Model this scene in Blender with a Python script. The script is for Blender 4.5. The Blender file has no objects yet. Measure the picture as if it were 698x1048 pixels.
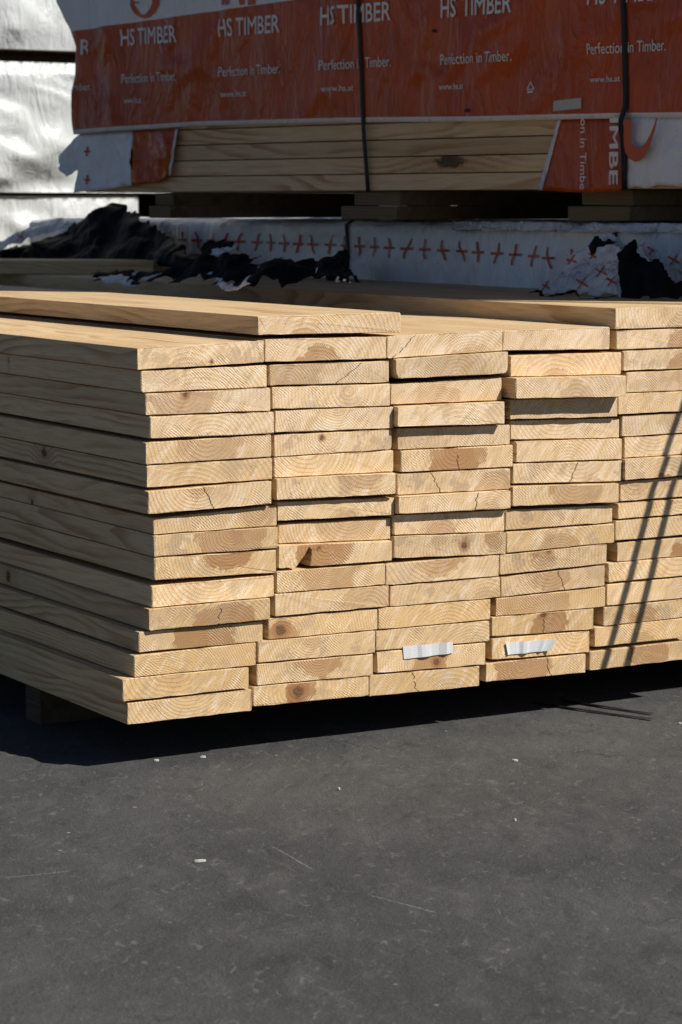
import bpy, bmesh, math, random
from mathutils import Vector, noise as mnoise, Matrix
random.seed(7)
R = math.radians
scn = bpy.context.scene
col = scn.collection

# ------------------------------------------------------------------ camera model (photo 698 x 1048)
F, HZ, VX, CX, CY = 2580.0, 210.0, -1205.0, 349.0, 524.0
PIT = math.atan((CY - HZ) / F)
AZ = math.atan((CX - VX) / math.hypot(F, CY - HZ))
FH = Vector((math.sin(AZ), math.cos(AZ), 0)); RT = Vector((math.cos(AZ), -math.sin(AZ), 0)); UP = Vector((0, 0, 1))
FW = FH * math.cos(PIT) - UP * math.sin(PIT); CU = UP * math.cos(PIT) + FH * math.sin(PIT)
def ray(x, y): return FW * F + RT * (x - CX) + CU * (CY - y)
GZ = 0.2725 + 0.087                       # height of the measured zero level above the ground
CAM = -(ray(158, 594.2) / F) * 4.77 + Vector((0, 0, GZ))
def plane_pt(x, y, p0, n):
    d = ray(x, y); t = (Vector(p0) - CAM).dot(Vector(n)) / d.dot(Vector(n)); return CAM + d * t
def onY(x, y, Y): return plane_pt(x, y, (0, Y, 0), (0, 1, 0))
def onX(x, y, X): return plane_pt(x, y, (X, 0, 0), (1, 0, 0))
def onZ(x, y, Z): return plane_pt(x, y, (0, 0, Z), (0, 0, 1))

cd = bpy.data.cameras.new('camera'); cam = bpy.data.objects.new('camera', cd); col.objects.link(cam)
cam.matrix_world = Matrix(((RT.x, CU.x, -FW.x, CAM.x), (RT.y, CU.y, -FW.y, CAM.y), (RT.z, CU.z, -FW.z, CAM.z), (0, 0, 0, 1)))
cd.sensor_fit = 'VERTICAL'; cd.sensor_height = 36; cd.lens = 36 * F / 1048
cd.clip_start = .05; cd.clip_end = 2000
cd.dof.use_dof = True; cd.dof.focus_distance = 4.7; cd.dof.aperture_fstop = 9
scn.camera = cam

# ------------------------------------------------------------------ helpers
def link(name, me, mat=None, parent=None):
    o = bpy.data.objects.new(name, me); col.objects.link(o)
    if mat:
        for m in (mat if isinstance(mat, (list, tuple)) else [mat]): me.materials.append(m)
    if parent: o.parent = parent
    return o
def obj(name, bm, mat=None, parent=None, smooth=False):
    me = bpy.data.meshes.new(name); bm.normal_update(); bm.to_mesh(me); bm.free()
    if smooth:
        for p in me.polygons: p.use_smooth = True
    return link(name, me, mat, parent)
def tag(o, label, cat, group=None, kind=None):
    if label: o['label'] = label
    if cat: o['category'] = cat
    if group: o['group'] = group
    if kind: o['kind'] = kind
    return o
def empty(name, loc, rz=0):
    o = bpy.data.objects.new(name, None); col.objects.link(o); o.location = loc; o.rotation_euler = (0, 0, rz); o.empty_display_size = .1
    return o
def fbm(x, y, z=0., oct=4):
    return mnoise.fractal(Vector((x, y, z)), 1.0, 2.0, oct)
def box(bm, a, b, bev=.003, jit=0.0):
    vs = [bm.verts.new((x, y, z)) for x in (a[0], b[0]) for y in (a[1], b[1]) for z in (a[2], b[2])]
    for v in vs: v.co += Vector([random.uniform(-jit, jit) for _ in range(3)])
    fs = [(0, 1, 3, 2), (4, 6, 7, 5), (0, 4, 5, 1), (2, 3, 7, 6), (0, 2, 6, 4), (1, 5, 7, 3)]
    faces = [bm.faces.new([vs[i] for i in f]) for f in fs]
    if bev:
        ed = list({e for f in faces for e in f.edges})
        bmesh.ops.bevel(bm, geom=ed, offset=bev, segments=2, affect='EDGES', profile=.6)
    return bm

# ------------------------------------------------------------------ node helper
class G:
    def __init__(s, name):
        s.m = bpy.data.materials.new(name); s.m.use_nodes = True; s.t = s.m.node_tree; s.t.nodes.clear()
        s.out = s.t.nodes.new('ShaderNodeOutputMaterial'); s.b = s.t.nodes.new('ShaderNodeBsdfPrincipled')
        s.t.links.new(s.b.outputs[0], s.out.inputs[0])
    def n(s, typ, ins=None, **kw):
        nd = s.t.nodes.new('ShaderNode' + typ)
        for k, v in kw.items(): setattr(nd, k, v)
        for k, v in (ins or {}).items(): s.set(nd.inputs[k], v)
        return nd
    def set(s, sock, v):
        if hasattr(v, 'links') or isinstance(v, bpy.types.NodeSocket): s.t.links.new(v, sock)
        else:
            if isinstance(v, (tuple, list)) and len(v) == 3 and sock.type == 'RGBA': v = (*v, 1)
            sock.default_value = v
    def M(s, op, a, b=None, c=None, clamp=False):
        nd = s.t.nodes.new('ShaderNodeMath'); nd.operation = op; nd.use_clamp = clamp
        for i, v in enumerate((a, b, c)):
            if v is not None: s.set(nd.inputs[i], v)
        return nd.outputs[0]
    def sm(s, x, a, b, lo=0., hi=1.):
        nd = s.t.nodes.new('ShaderNodeMapRange'); nd.interpolation_type = 'SMOOTHSTEP'
        s.set(nd.inputs[0], x)
        for i, v in enumerate((a, b, lo, hi)): s.set(nd.inputs[i + 1], v)
        return nd.outputs[0]
    def xyz(s, x, y, z): return s.n('CombineXYZ', {0: x, 1: y, 2: z}).outputs[0]
    def sep(s, v): nd = s.n('SeparateXYZ', {0: v}); return nd.outputs[0], nd.outputs[1], nd.outputs[2]
    def noise(s, vec, scale, detail=3, rough=.55, dist=0):
        return s.n('TexNoise', {'Vector': vec, 'Scale': scale, 'Detail': detail, 'Roughness': rough, 'Distortion': dist}).outputs[0]
    def mix(s, f, a, b, blend='MIX'):
        nd = s.t.nodes.new('ShaderNodeMix'); nd.data_type = 'RGBA'; nd.blend_type = blend
        s.set(nd.inputs[0], f); s.set(nd.inputs[6], a); s.set(nd.inputs[7], b); return nd.outputs[2]
    def attr(s, name): return s.n('Attribute', attribute_type='OBJECT', attribute_name=name).outputs[2]
    def bump(s, h, strength, dist): 
        nd = s.n('Bump', {'Height': h, 'Strength': strength, 'Distance': dist}); s.t.links.new(nd.outputs[0], s.b.inputs['Normal'])
    def fin(s, color, rough=.5, spec=.5, **kw):
        s.set(s.b.inputs['Base Color'], color); s.set(s.b.inputs['Roughness'], rough); s.set(s.b.inputs['Specular IOR Level'], spec)
        for k, v in kw.items(): s.set(s.b.inputs[k], v)
        return s.m

# ------------------------------------------------------------------ wood
def wood_material(name, early, late, endc, heartc, tonemul=1.0):
    g = G(name)
    tc = g.n('TexCoord'); P = tc.outputs['Object']; x, y, z = g.sep(P)
    nx, ny, nz = g.sep(tc.outputs['Normal'])
    seed = g.attr('grain_seed'); tone = g.attr('tone'); px0 = g.attr('pith_x'); pz0 = g.attr('pith_z')
    rh = g.attr('heart_radius'); hs = g.attr('heart_strength'); sp = g.attr('ring_width')
    ck = g.attr('crack_x'); cs = g.attr('crack_slope'); ky = g.attr('knot_y'); kz = g.attr('knot_z'); pale = g.attr('pale')
    end = g.sm(g.M('ABSOLUTE', ny), .75, .92)
    so = g.M('MULTIPLY', seed, 17.3)
    ysl = g.M('MULTIPLY', y, .16)
    vs = g.xyz(g.M('ADD', x, so), ysl, g.M('ADD', z, so))
    wob1 = g.noise(g.xyz(so, g.M('MULTIPLY', y, .8), 3.1), 1.0, 2)
    wob2 = g.noise(g.xyz(7.7, g.M('MULTIPLY', y, 1.1), so), 1.0, 2)
    px = g.M('ADD', px0, g.M('MULTIPLY', g.M('SUBTRACT', wob1, .5), .10))
    pz = g.M('ADD', pz0, g.M('MULTIPLY', g.M('SUBTRACT', wob2, .5), .05))
    dx = g.M('SUBTRACT', x, px); dz = g.M('MULTIPLY', g.M('SUBTRACT', z, pz), 1.12)
    r0 = g.M('SQRT', g.M('ADD', g.M('MULTIPLY', dx, dx), g.M('MULTIPLY', dz, dz)))
    nd = g.noise(vs, 9., 3, .5)
    r1 = g.M('ADD', r0, g.M('MULTIPLY', g.M('SUBTRACT', nd, .5), .032))
    # knot running through the board from side to side
    kd = g.M('SQRT', g.M('ADD', g.M('POWER', g.M('DIVIDE', g.M('MULTIPLY', g.M('SUBTRACT', y, ky), .8), g.M('MULTIPLY', g.attr('knot_size'), g.attr('knot_size'))), 2.), g.M('POWER', g.M('SUBTRACT', z, kz), 2.)))
    kd = g.M('ADD', kd, g.M('MULTIPLY', g.M('SUBTRACT', g.noise(P, 55., 4), .5), .024))
    kd = g.M('DIVIDE', kd, g.attr('knot_size'))
    kin = g.sm(kd, .008, .0125, 1., 0.); kaura = g.sm(kd, .008, .06, 1., 0.)
    r = g.M('ADD', r1, g.M('MULTIPLY', kaura, .02))
    fr = g.M('FRACT', g.M('DIVIDE', r, sp))
    late_f = g.M('MULTIPLY', g.sm(fr, .30, .88), g.sm(fr, .92, 1., 1., 0.))
    amp_n = g.noise(vs, 14., 2)
    amp = g.sm(amp_n, .38, .62, .12, 1.15)
    n_big = g.noise(vs, 5., 3); n_fine = g.noise(g.xyz(x, g.M('MULTIPLY', y, .03), z), 420., 2, .6)
    blotch = g.noise(P, 26., 4, .6)
    # side colours
    amber = g.attr('amber'); rstr = g.attr('ring_strength')
    side = g.mix(g.M('MULTIPLY', g.M('MULTIPLY', late_f, amp), .90), early, late)
    side = g.mix(g.sm(n_big, .45, .72, 0., .35), side, (late[0] * .95, late[1] * .9, late[2] * .85))
    # saw marks, two diagonal directions, in patches
    wv = g.M('MULTIPLY', g.M('SUBTRACT', g.noise(P, 22., 3), .5), 16.)
    h1 = g.M('SINE', g.M('ADD', g.M('MULTIPLY', g.M('ADD', x, g.M('MULTIPLY', z, -.75)), 1150.), wv))
    h2 = g.M('SINE', g.M('ADD', g.M('MULTIPLY', g.M('ADD', x, g.M('MULTIPLY', z, 1.2)), 900.), wv))
    m1 = g.sm(g.noise(vs, 13., 2), .47, .60); m2 = g.sm(g.noise(g.xyz(g.M('ADD', x, 5.), so, z), 13., 2), .52, .63)
    hat = g.M('ADD', g.M('MULTIPLY', h1, m1), g.M('MULTIPLY', h2, m2))
    # end colours
    pj = g.M('ADD', r0, g.M('MULTIPLY', g.M('SUBTRACT', g.noise(vs, 24., 4, .65), .5), .075))
    pj = g.M('ADD', pj, g.M('MULTIPLY', hat, .006))
    hmask = g.M('MULTIPLY', g.sm(pj, g.M('SUBTRACT', rh, .0022), g.M('ADD', rh, .0022), 1., 0.), hs)
    lite = (endc[0] * 1.10, endc[1] * 1.18, endc[2] * 1.42)
    ec = g.mix(g.sm(blotch, .38, .66), endc, lite)
    ec = g.mix(amber, ec, (endc[0] * .93, endc[1] * .83, endc[2] * .64))
    # long slanted stains left by the saw
    sv = g.xyz(g.M('ADD', g.M('ADD', x, g.M('MULTIPLY', z, -.8)), so), 0., g.M('MULTIPLY', g.M('ADD', z, g.M('MULTIPLY', x, .8)), .22))
    slant = g.noise(sv, 60., 3, .6)
    ec = g.mix(g.sm(slant, .53, .62, 0., .55), ec, (endc[0] * .74, endc[1] * .66, endc[2] * .56))
    ec = g.mix(g.sm(slant, .46, .38, 0., .7), ec, lite)
    greyst = g.M('MULTIPLY', g.sm(g.noise(vs, 17., 4, .65), .53, .58), g.M('MULTIPLY', pale, .75))
    ec = g.mix(greyst, ec, (endc[0] * .62, endc[1] * .60, endc[2] * .62))
    ec = g.mix(hmask, ec, heartc)
    ec = g.mix(g.M('MULTIPLY', g.M('MULTIPLY', late_f, amp), rstr), ec, (late[0] * .95, late[1] * .86, late[2] * .8))
    ec = g.mix(g.sm(hat, -.1, 1., 0., .32), ec, (endc[0] * 1.12, endc[1] * 1.2, endc[2] * 1.35))
    ec = g.mix(g.sm(hat, -1., -.1, .20, 0.), ec, (late[0] * .95, late[1] * .86, late[2] * .8))
    # dark chips, dashes of resin and dirt
    dash = g.M('MULTIPLY', g.sm(g.noise(g.xyz(g.M('ADD', x, g.M('MULTIPLY', z, -.5)), so, g.M('MULTIPLY', z, .4)), 150., 3, .6), .66, .72), g.sm(g.noise(vs, 20., 2), .5, .58))
    ec = g.mix(g.M('MULTIPLY', dash, .55), ec, (.13, .075, .04))
    # cracks and small dark checks on the ends
    cw = g.M('MULTIPLY', g.M('SUBTRACT', g.noise(g.xyz(so, 2., g.M('MULTIPLY', z, 1.)), 95., 3), .5), .022)
    cdist = g.M('ABSOLUTE', g.M('ADD', g.M('SUBTRACT', x, g.M('ADD', ck, g.M('MULTIPLY', z, cs))), cw))
    crack = g.M('MULTIPLY', g.sm(cdist, .0007, .0019, 1., 0.), g.sm(g.noise(g.xyz(so, z, 1.), 40., 2), .33, .42))
    ec = g.mix(g.M('MULTIPLY', crack, .9), ec, (.055, .03, .016))
    # one knot or hole seen on the end
    sx_ = g.M('SUBTRACT', x, g.attr('spot_x')); sz_ = g.M('SUBTRACT', z, g.attr('spot_z'))
    sdist = g.M('DIVIDE', g.M('ADD', g.M('SQRT', g.M('ADD', g.M('MULTIPLY', sx_, sx_), g.M('MULTIPLY', sz_, sz_))), g.M('MULTIPLY', g.M('SUBTRACT', g.noise(vs, 70., 3), .5), .012)), g.attr('spot_r'))
    ec = g.mix(g.sm(sdist, 1., 2.6, .75, 0.), ec, (heartc[0] * .75, heartc[1] * .62, heartc[2] * .55))
    ec = g.mix(g.sm(sdist, .75, 1.05, .85, 0.), ec, (.09, .045, .028))
    c = g.mix(end, side, ec)
    # knots
    c = g.mix(g.M('MULTIPLY', kaura, .45), c, (late[0] * .8, late[1] * .7, late[2] * .6))
    c = g.mix(kin, c, (.06, .032, .018))
    # grain and dirt
    c = g.mix(g.sm(n_fine, .35, .75, 0., .42), c, (late[0] * .8, late[1] * .75, late[2] * .7))
    speck = g.sm(g.noise(P, 190., 2), .70, .78)
    c = g.mix(g.M('MULTIPLY', speck, .35), c, (.16, .10, .06))
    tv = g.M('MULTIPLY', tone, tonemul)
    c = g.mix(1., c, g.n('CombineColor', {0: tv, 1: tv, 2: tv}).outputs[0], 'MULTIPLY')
    hgt = g.M('ADD', g.M('MULTIPLY', late_f, .5), g.M('ADD', g.M('MULTIPLY', n_fine, .8), g.M('MULTIPLY', g.M('MULTIPLY', hat, end), .35)))
    hgt = g.M('SUBTRACT', g.M('ADD', hgt, g.M('MULTIPLY', g.noise(P, 300., 3), .8)), g.M('MULTIPLY', crack, 3.))
    g.bump(hgt, .55, .0012)
    return g.fin(c, .62, .25)
wood = wood_material('sawn_pine', (.71, .53, .31), (.46, .275, .13), (.755, .575, .36), (.37, .195, .082))
def woodprops(o, **k):
    d = dict(grain_seed=random.random() * 10, tone=random.uniform(.86, 1.1), pith_x=random.uniform(-.1, .1), pith_z=random.choice((-1, 1)) * random.uniform(.0, .07),
             heart_radius=random.uniform(.03, .075), heart_strength=random.choice((0., .3, .55, .8, .95)), ring_width=random.uniform(.0052, .0105), crack_x=9., crack_slope=0.,
             knot_y=-9., knot_z=0., pale=random.uniform(0, 1), amber=random.uniform(0, .9), ring_strength=random.uniform(.08, .42), knot_size=1., spot_x=9., spot_z=0., spot_r=.01)
    d.update(k)
    for a, b in d.items(): o[a] = float(b)

def board_mesh(quad, L, wane=None, notch=None, nseg=10, cup=0.0, bow=0.0):
    """quad = (xl, zbl, ztl, xr, zbr, ztr) in local coordinates; profile extruded along +y"""
    xl, bl, tl, xr, br, tr = quad
    rd = .0024
    P = []
    def edge(a, b, n):
        for i in range(n): P.append(Vector(a).lerp(Vector(b), (i + .5) / n))
    w = wane or {}
    def corner(c, d1, d2, key, steps=3):
        e = w.get(key, rd); ex, ez = (e if isinstance(e, tuple) else (e, e))
        e1, e2 = (ex, ez) if abs(d1[0]) > abs(d1[1]) else (ez, ex)
        c = Vector(c); a = c + Vector(d1) * e1; b = c + Vector(d2) * e2
        for i in range(steps + 1):
            t = i / steps; q = a.lerp(c, t).lerp(c.lerp(b, t), t); P.append(q)
    corner((xl, bl), (0, 1), (1, 0), 'bl')
    if notch:
        nx, nw, nh = notch
        edge((xl + .004, bl), (nx - nw, bl + (br - bl) * .4), 4)
        zb = bl + (br - bl) * (nx - xl) / (xr - xl)
        P += [Vector((nx - nw, zb)), Vector((nx - nw * .1, zb + nh * .55)), Vector((nx + nw * .35, zb + nh)), Vector((nx + nw * .8, zb + nh * .8)), Vector((nx + nw * .62, zb))]
        edge((nx + nw, bl + (br - bl) * .4), (xr - .004, br), 6)
    else: edge((xl + .004, bl), (xr - .004, br), nseg)
    corner((xr, br), (-1, 0), (0, 1), 'br')
    corner((xr, tr), (0, -1), (-1, 0), 'tr')
    edge((xr - .004, tr), (xl + .004, tl), nseg)
    corner((xl, tl), (1, 0), (0, -1), 'tl')
    cxm = (xl + xr) / 2; hw = (xr - xl) / 2
    bm = bmesh.new(); rings = []
    ys = [0, .0014, .02] + [L * k / 10 for k in range(1, 11)]
    cen = Vector((cxm, (bl + tl + br + tr) / 4))
    for j, yy in enumerate(ys):
        ring = []
        for i, q in enumerate(P):
            q2 = q.copy()
            q2.y -= cup * (1 - ((q.x - cxm) / hw) ** 2) 
            if j == 0:
                dvec = (cen - q2); dvec = Vector((math.copysign(min(.0011, abs(dvec.x)), dvec.x), math.copysign(min(.0011, abs(dvec.y)), dvec.y)))
                q2 += dvec * random.uniform(.4, 1.9)
            elif j == 1: q2 += Vector((0, -abs(random.gauss(0, .0007)) if q2.y > cen.y else abs(random.gauss(0, .0007))))
            zb = bow * math.sin(math.pi * min(1, yy / L * 2.2)) if j > 1 else 0
            ring.append(bm.verts.new((q2.x, yy + (random.uniform(-.0005, .0005) if j == 0 else 0), q2.y + zb)))
        rings.append(ring)
    n = len(P)
    for a, b in zip(rings, rings[1:]):
        for i in range(n): bm.faces.new((a[i], a[(i + 1) % n], b[(i + 1) % n], b[i]))
    bm.faces.new(list(reversed(rings[0]))); bm.faces.new(rings[-1])
    bmesh.ops.recalc_face_normals(bm, faces=bm.faces[:])
    return bm

# columns: (x left, top, bottom, x right, top, bottom) in photo pixels, protrusion (m), look, options
C1 = [
 (140.3,356.4,378.8,270.3,348.3,371,.000,'board with a small round hole low in its end',dict(pith_x=-.02,pith_z=-.05,heart_strength=.3)),
 (144.4,379.6,402.0,273.2,373.7,396.2,-.002,'pale cross-hatched board end with faint brown centre',dict(knot_y=.62,knot_z=.006,knot_size=.6,heart_strength=.2,tone=1.05,pith_z=-.06)),
 (149,403.0,425.2,277,396.8,420.6,.001,'board end with a reddish chip along its top edge',dict(pith_x=-.05,pith_z=.03,ring_width=.009,tone=.98)),
 (153.5,426.3,449.2,280.5,421.4,443.7,.003,'pale board end with a whitish right half',dict(pith_x=0,pith_z=-.05,tone=1.04)),
 (149,452.8,475.7,277.8,444.8,467.7,.002,'tan ringed board end with darker stain at right',dict(pith_x=-.01,pith_z=.035,tone=.95,heart_strength=.45,heart_radius=.075)),
 (150,476.7,499.2,278.7,468.7,490.6,.001,'board end with a pale patch and steep arcs',dict(pith_x=-.06,pith_z=-.07,knot_y=.47,knot_z=.004)),
 (151.5,503,526.7,278,492.3,515.7,.010,'board end split by one crack left of centre',dict(crack_x=-.005,crack_slope=-.45,tone=.98)),
 (157,530.5,547.2,284.4,517.0,538,-.002,'narrow-looking shaded board end under the cracked board',dict(heart_strength=.5,knot_y=.56,knot_z=-.012,knot_size=.8)),
 (157.4,548.0,570.2,284.4,538.9,560.8,.002,'brown-hearted board end with smooth diagonal streaks',dict(heart_strength=.7,heart_radius=.08,pith_x=.03,pith_z=.01)),
 (158,571.0,594.2,284,562.5,586,.002,'board end with a large brown crescent of heartwood',dict(heart_strength=.95,heart_radius=.062,pith_x=.02,pith_z=.045,tone=.97)),
 (155.5,599.8,622.4,280.8,588.9,611,.001,'very pale board end with two grey wedges',dict(tone=1.12,pith_x=.0,pith_z=.06,heart_strength=.2)),
 (152.3,623.4,645.8,279,611.9,634,.008,'board end with short dark crack at its top',dict(knot_y=.66,knot_z=.002,heart_strength=.75,heart_radius=.08,pith_x=.02,pith_z=-.05,crack_x=.02,crack_slope=.1)),
 (142,646.8,668.0,269,636.0,656.3,-.001,'orange-brown board end shaded by the board above',dict(heart_strength=.9,heart_radius=.07,pith_x=.0,pith_z=-.03,tone=.92)),
 (137,671,693.6,263.7,657.5,681,.001,'plain honey-coloured board end with steep saw marks',dict(heart_strength=0,tone=.98)),
 (125.5,694.9,718.4,254.7,682.4,704.4,.003,'board end jutting furthest left, brown wedge mid-face',dict(pith_x=-.03,pith_z=.045,tone=.98)),
 (130.5,719.9,742,257.6,705.4,727.5,.002,'bottom board with wide smile-shaped rings',dict(pith_x=.0,pith_z=.06,tone=.96,heart_strength=.3)),
]
C2 = [
 (271.5,347.2,370.7,395.6,344.2,367.3,.000,'board end with dark flecked V at middle',dict(pith_x=-.02,pith_z=-.04,tone=1.02)),
 (275.5,373.5,394.8,398.2,369.2,391.4,-.001,'board end with a jagged crack right of centre',dict(crack_x=.045,crack_slope=1.5,heart_strength=.4)),
 (278.5,396.3,418.9,399.5,392.6,415.4,.001,'pale board end with round rings right of centre',dict(pith_x=.04,pith_z=.012,tone=1.06)),
 (281.5,420.3,443,403.5,416.0,438.4,.001,'pale board end with crossed saw scratches',dict(tone=1.03,pith_x=.0,pith_z=.03)),
 (280.5,445.2,467.7,401,439.2,460.2,.000,'board end with a brown spot at its ring centre',dict(pith_x=-.02,pith_z=.012,ring_width=.007),dict(br=(.006,.008))),
 (280.5,468.3,489.2,402.8,460.8,483,.001,'smooth pale peach board end without clear rings',dict(tone=1.08,heart_strength=0,pale=0)),
 (283,490.2,512.2,405,483.6,506,.012,'board end with dotted grey saw marks',dict(tone=1.0,pale=1)),
 (283,514,533.4,404,509,527.2,-.001,'arched board end with concentric rings',dict(pith_x=.01,pith_z=-.03,heart_strength=.4)),
 (284.8,536,557.0,401.7,530.2,552.3,-.010,'diagonally streaked board end shaded along its top',dict(heart_strength=.3,tone=.97)),
 (285,558.0,582,401.3,553.0,574,.002,'board end with a dark triangular bark hole',dict(tone=1.05,pith_x=-.01,pith_z=.02)),
 (282,585,607.5,394.5,576.8,598.2,.002,'board end with brown triangle at its top',dict(pith_x=.0,pith_z=.03,tone=1.02)),
 (281,608.2,631.2,398,599,620.5,.003,'board end with fan-shaped diagonal streaks',dict(heart_strength=.35)),
 (272.5,633.0,655,386.5,623.0,644.5,-.001,'slant-ended pale board with knot at left',dict(tone=1.06,heart_strength=.75,pith_x=-.1,pith_z=-.02,heart_radius=.035)),
 (264,656.6,678.6,384,645.5,668.2,.002,'board end with a bull’s-eye of rings near its middle',dict(pith_x=.0,pith_z=.02,heart_strength=.35,heart_radius=.03)),
 (261.5,680.2,702.0,381.8,669,691.4,.002,'board end with a wide brown bowl of heartwood',dict(heart_strength=.75,heart_radius=.06,pith_x=.01,pith_z=.04)),
 (258.7,702.8,723.5,377.4,692.2,712.2,.001,'bottom board with a dark brown knot at its middle',dict(heart_strength=1.,heart_radius=.035,pith_x=-.02,pith_z=.005)),
]
C3 = [
 (395.8,344.4,367,514.5,337.5,359.5,.001,'board end with grey wedge and hooked crack',dict(tone=1.02,crack_x=-.095,crack_slope=1.2)),
 (405,367.2,388,520,359.8,382.5,.010,'round-cornered board end with dark arched rings',dict(pith_x=.01,pith_z=-.025,ring_width=.009,heart_strength=.3),dict(bl=(.012,.022),br=(.012,.016))),
 (400,393.2,414.4,513.5,386,409.7,.001,'smooth yellowish board end with pale left corner',dict(tone=1.0,heart_strength=.3,pale=0)),
 (405.7,416.2,437.2,516.5,411,434,.016,'board end with one diagonal ring overhanging a shadow',dict(pith_x=.02,pith_z=-.07,ring_width=.011)),
 (406.8,438.6,460.4,522,434.6,455,-.003,'board end half covered by a dark shadow band',dict(heart_strength=.3)),
 (410.4,461.2,483.4,525,455.2,478,.001,'board end with bold round rings at its centre',dict(pith_x=-.01,pith_z=.018,ring_width=.009,crack_x=.0,tone=1.02)),
 (406.5,485.2,506.8,523.7,479.2,500.9,.003,'board end with curved crack and brown diagonal stain',dict(crack_x=-.045,crack_slope=-.6,heart_strength=.4,pale=1)),
 (407.7,508,526.4,522.8,501.3,520.6,.013,'pale board end with a wriggling crack at right',dict(crack_x=.05,crack_slope=.2,tone=1.05)),
 (402,527.4,548,517,522.0,544.0,-.003,'board end with a low brown dome',dict(heart_strength=.7,heart_radius=.05,pith_x=-.03,pith_z=-.03)),
 (402.5,549.2,571.8,518,544.6,567,.002,'board end with pink knot swirl near right end',dict(heart_strength=.8,heart_radius=.022,pith_x=.085,pith_z=.0)),
 (395,577,599.2,510.7,567.8,589.6,.003,'board end with a wide bowl of grey-tan heartwood',dict(heart_strength=.6,heart_radius=.075,pith_x=-.02,pith_z=.06)),
 (399,600,621.2,512,590.2,611.8,.002,'amber-tinted board end with streaked left corner',dict(heart_strength=.4,pale=1)),
 (387.5,622.4,644.4,502,612.4,634.2,.001,'pale plain board end with faint speckles',dict(tone=1.05,heart_strength=0)),
 (385,645.6,666.4,501,635.2,656.2,.002,'board end with grey crossed hatching at right',dict(tone=.97,heart_strength=.2,pale=1)),
 (385.8,667.4,689.2,501.7,657.2,680,.002,'board end with white tag over a brown knot',dict(heart_strength=.85,heart_radius=.04,pith_x=-.01,pith_z=-.005)),
 (377.8,691.4,713.2,490.7,681,702,.001,'bottom board with crack through its left half',dict(crack_x=-.025,crack_slope=-.35,heart_strength=.0)),
]
C4 = [
 (515,338.4,359,624,334.6,357.6,.001,'pale yellow board end, bright flat top behind it',dict(tone=1.05,heart_strength=.2)),
 (522.5,364,386.0,636,360.6,383.4,.008,'board end with smooth arched tan band',dict(heart_strength=.4,pith_x=-.02,pith_z=-.06)),
 (528,387,408.2,641,384,406.2,.036,'board end jutting out furthest, brown streak at its centre',dict(heart_strength=.4,pith_x=.01,pith_z=-.03,heart_radius=.045,tone=.98)),
 (522,409,429.4,632,406.5,426.6,.006,'board end wholly in the shadow of the jutting board',dict()),
 (522.7,430.5,450.4,634.8,427.7,448,-.006,'board end with its upper half in shadow',dict(tone=.98)),
 (528.4,452,473.4,638,448.6,470,.000,'clean pale board end with smudged right edge',dict(tone=1.05,heart_strength=0)),
 (525,474.8,495.3,637,471.2,492.6,.001,'board end split in two by a slanted crack',dict(crack_x=.015,crack_slope=.5,heart_strength=.2)),
 (523.3,498,518.6,633.5,494.6,514.4,.010,'board end with shallow bowl rings and dark top smear',dict(pith_x=.01,pith_z=.04,ring_width=.008)),
 (516.9,522,543,626.8,516.8,534.6,-.001,'board end with sloping saw streaks at right',dict(heart_strength=.3,pale=1)),
 (518.5,544.6,566,629,536,555.4,.001,'board end with low tan dome of rings',dict(heart_strength=.5,pith_x=.0,pith_z=-.05,heart_radius=.06)),
 (511.5,568.2,588.6,621,556.8,577,.002,'board end with brown drip and grey lens mark',dict(heart_strength=.7,heart_radius=.03,pith_x=-.02,pith_z=.02,pale=1)),
 (512.5,590.6,611.4,619,578.6,599.4,.001,'board end with orange-brown wedges beside a crack',dict(heart_strength=.6,heart_radius=.06,pith_x=-.02,pith_z=.03,crack_x=.02,crack_slope=-.4)),
 (507.5,612.6,631,619.6,600.6,621.2,.001,'tan board end with faint loops at centre',dict(heart_strength=.55,heart_radius=.09,tone=.97)),
 (503.4,631.6,652,607.7,622.4,644,.002,'board end with dark radiating heart and black notch',dict(heart_strength=.95,heart_radius=.045,pith_x=.0,pith_z=-.012,crack_x=.0)),
 (503.4,653.4,675.5,606.5,645.4,667.2,.001,'plain board end carrying a white plastic tag',dict(heart_strength=.1)),
 (492.5,679.6,698.8,599.5,669,688.4,.002,'bottom board with big brown heart and crack',dict(heart_strength=.95,heart_radius=.07,pith_x=-.03,pith_z=.01,crack_x=.03,crack_slope=-.25)),
]
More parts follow.
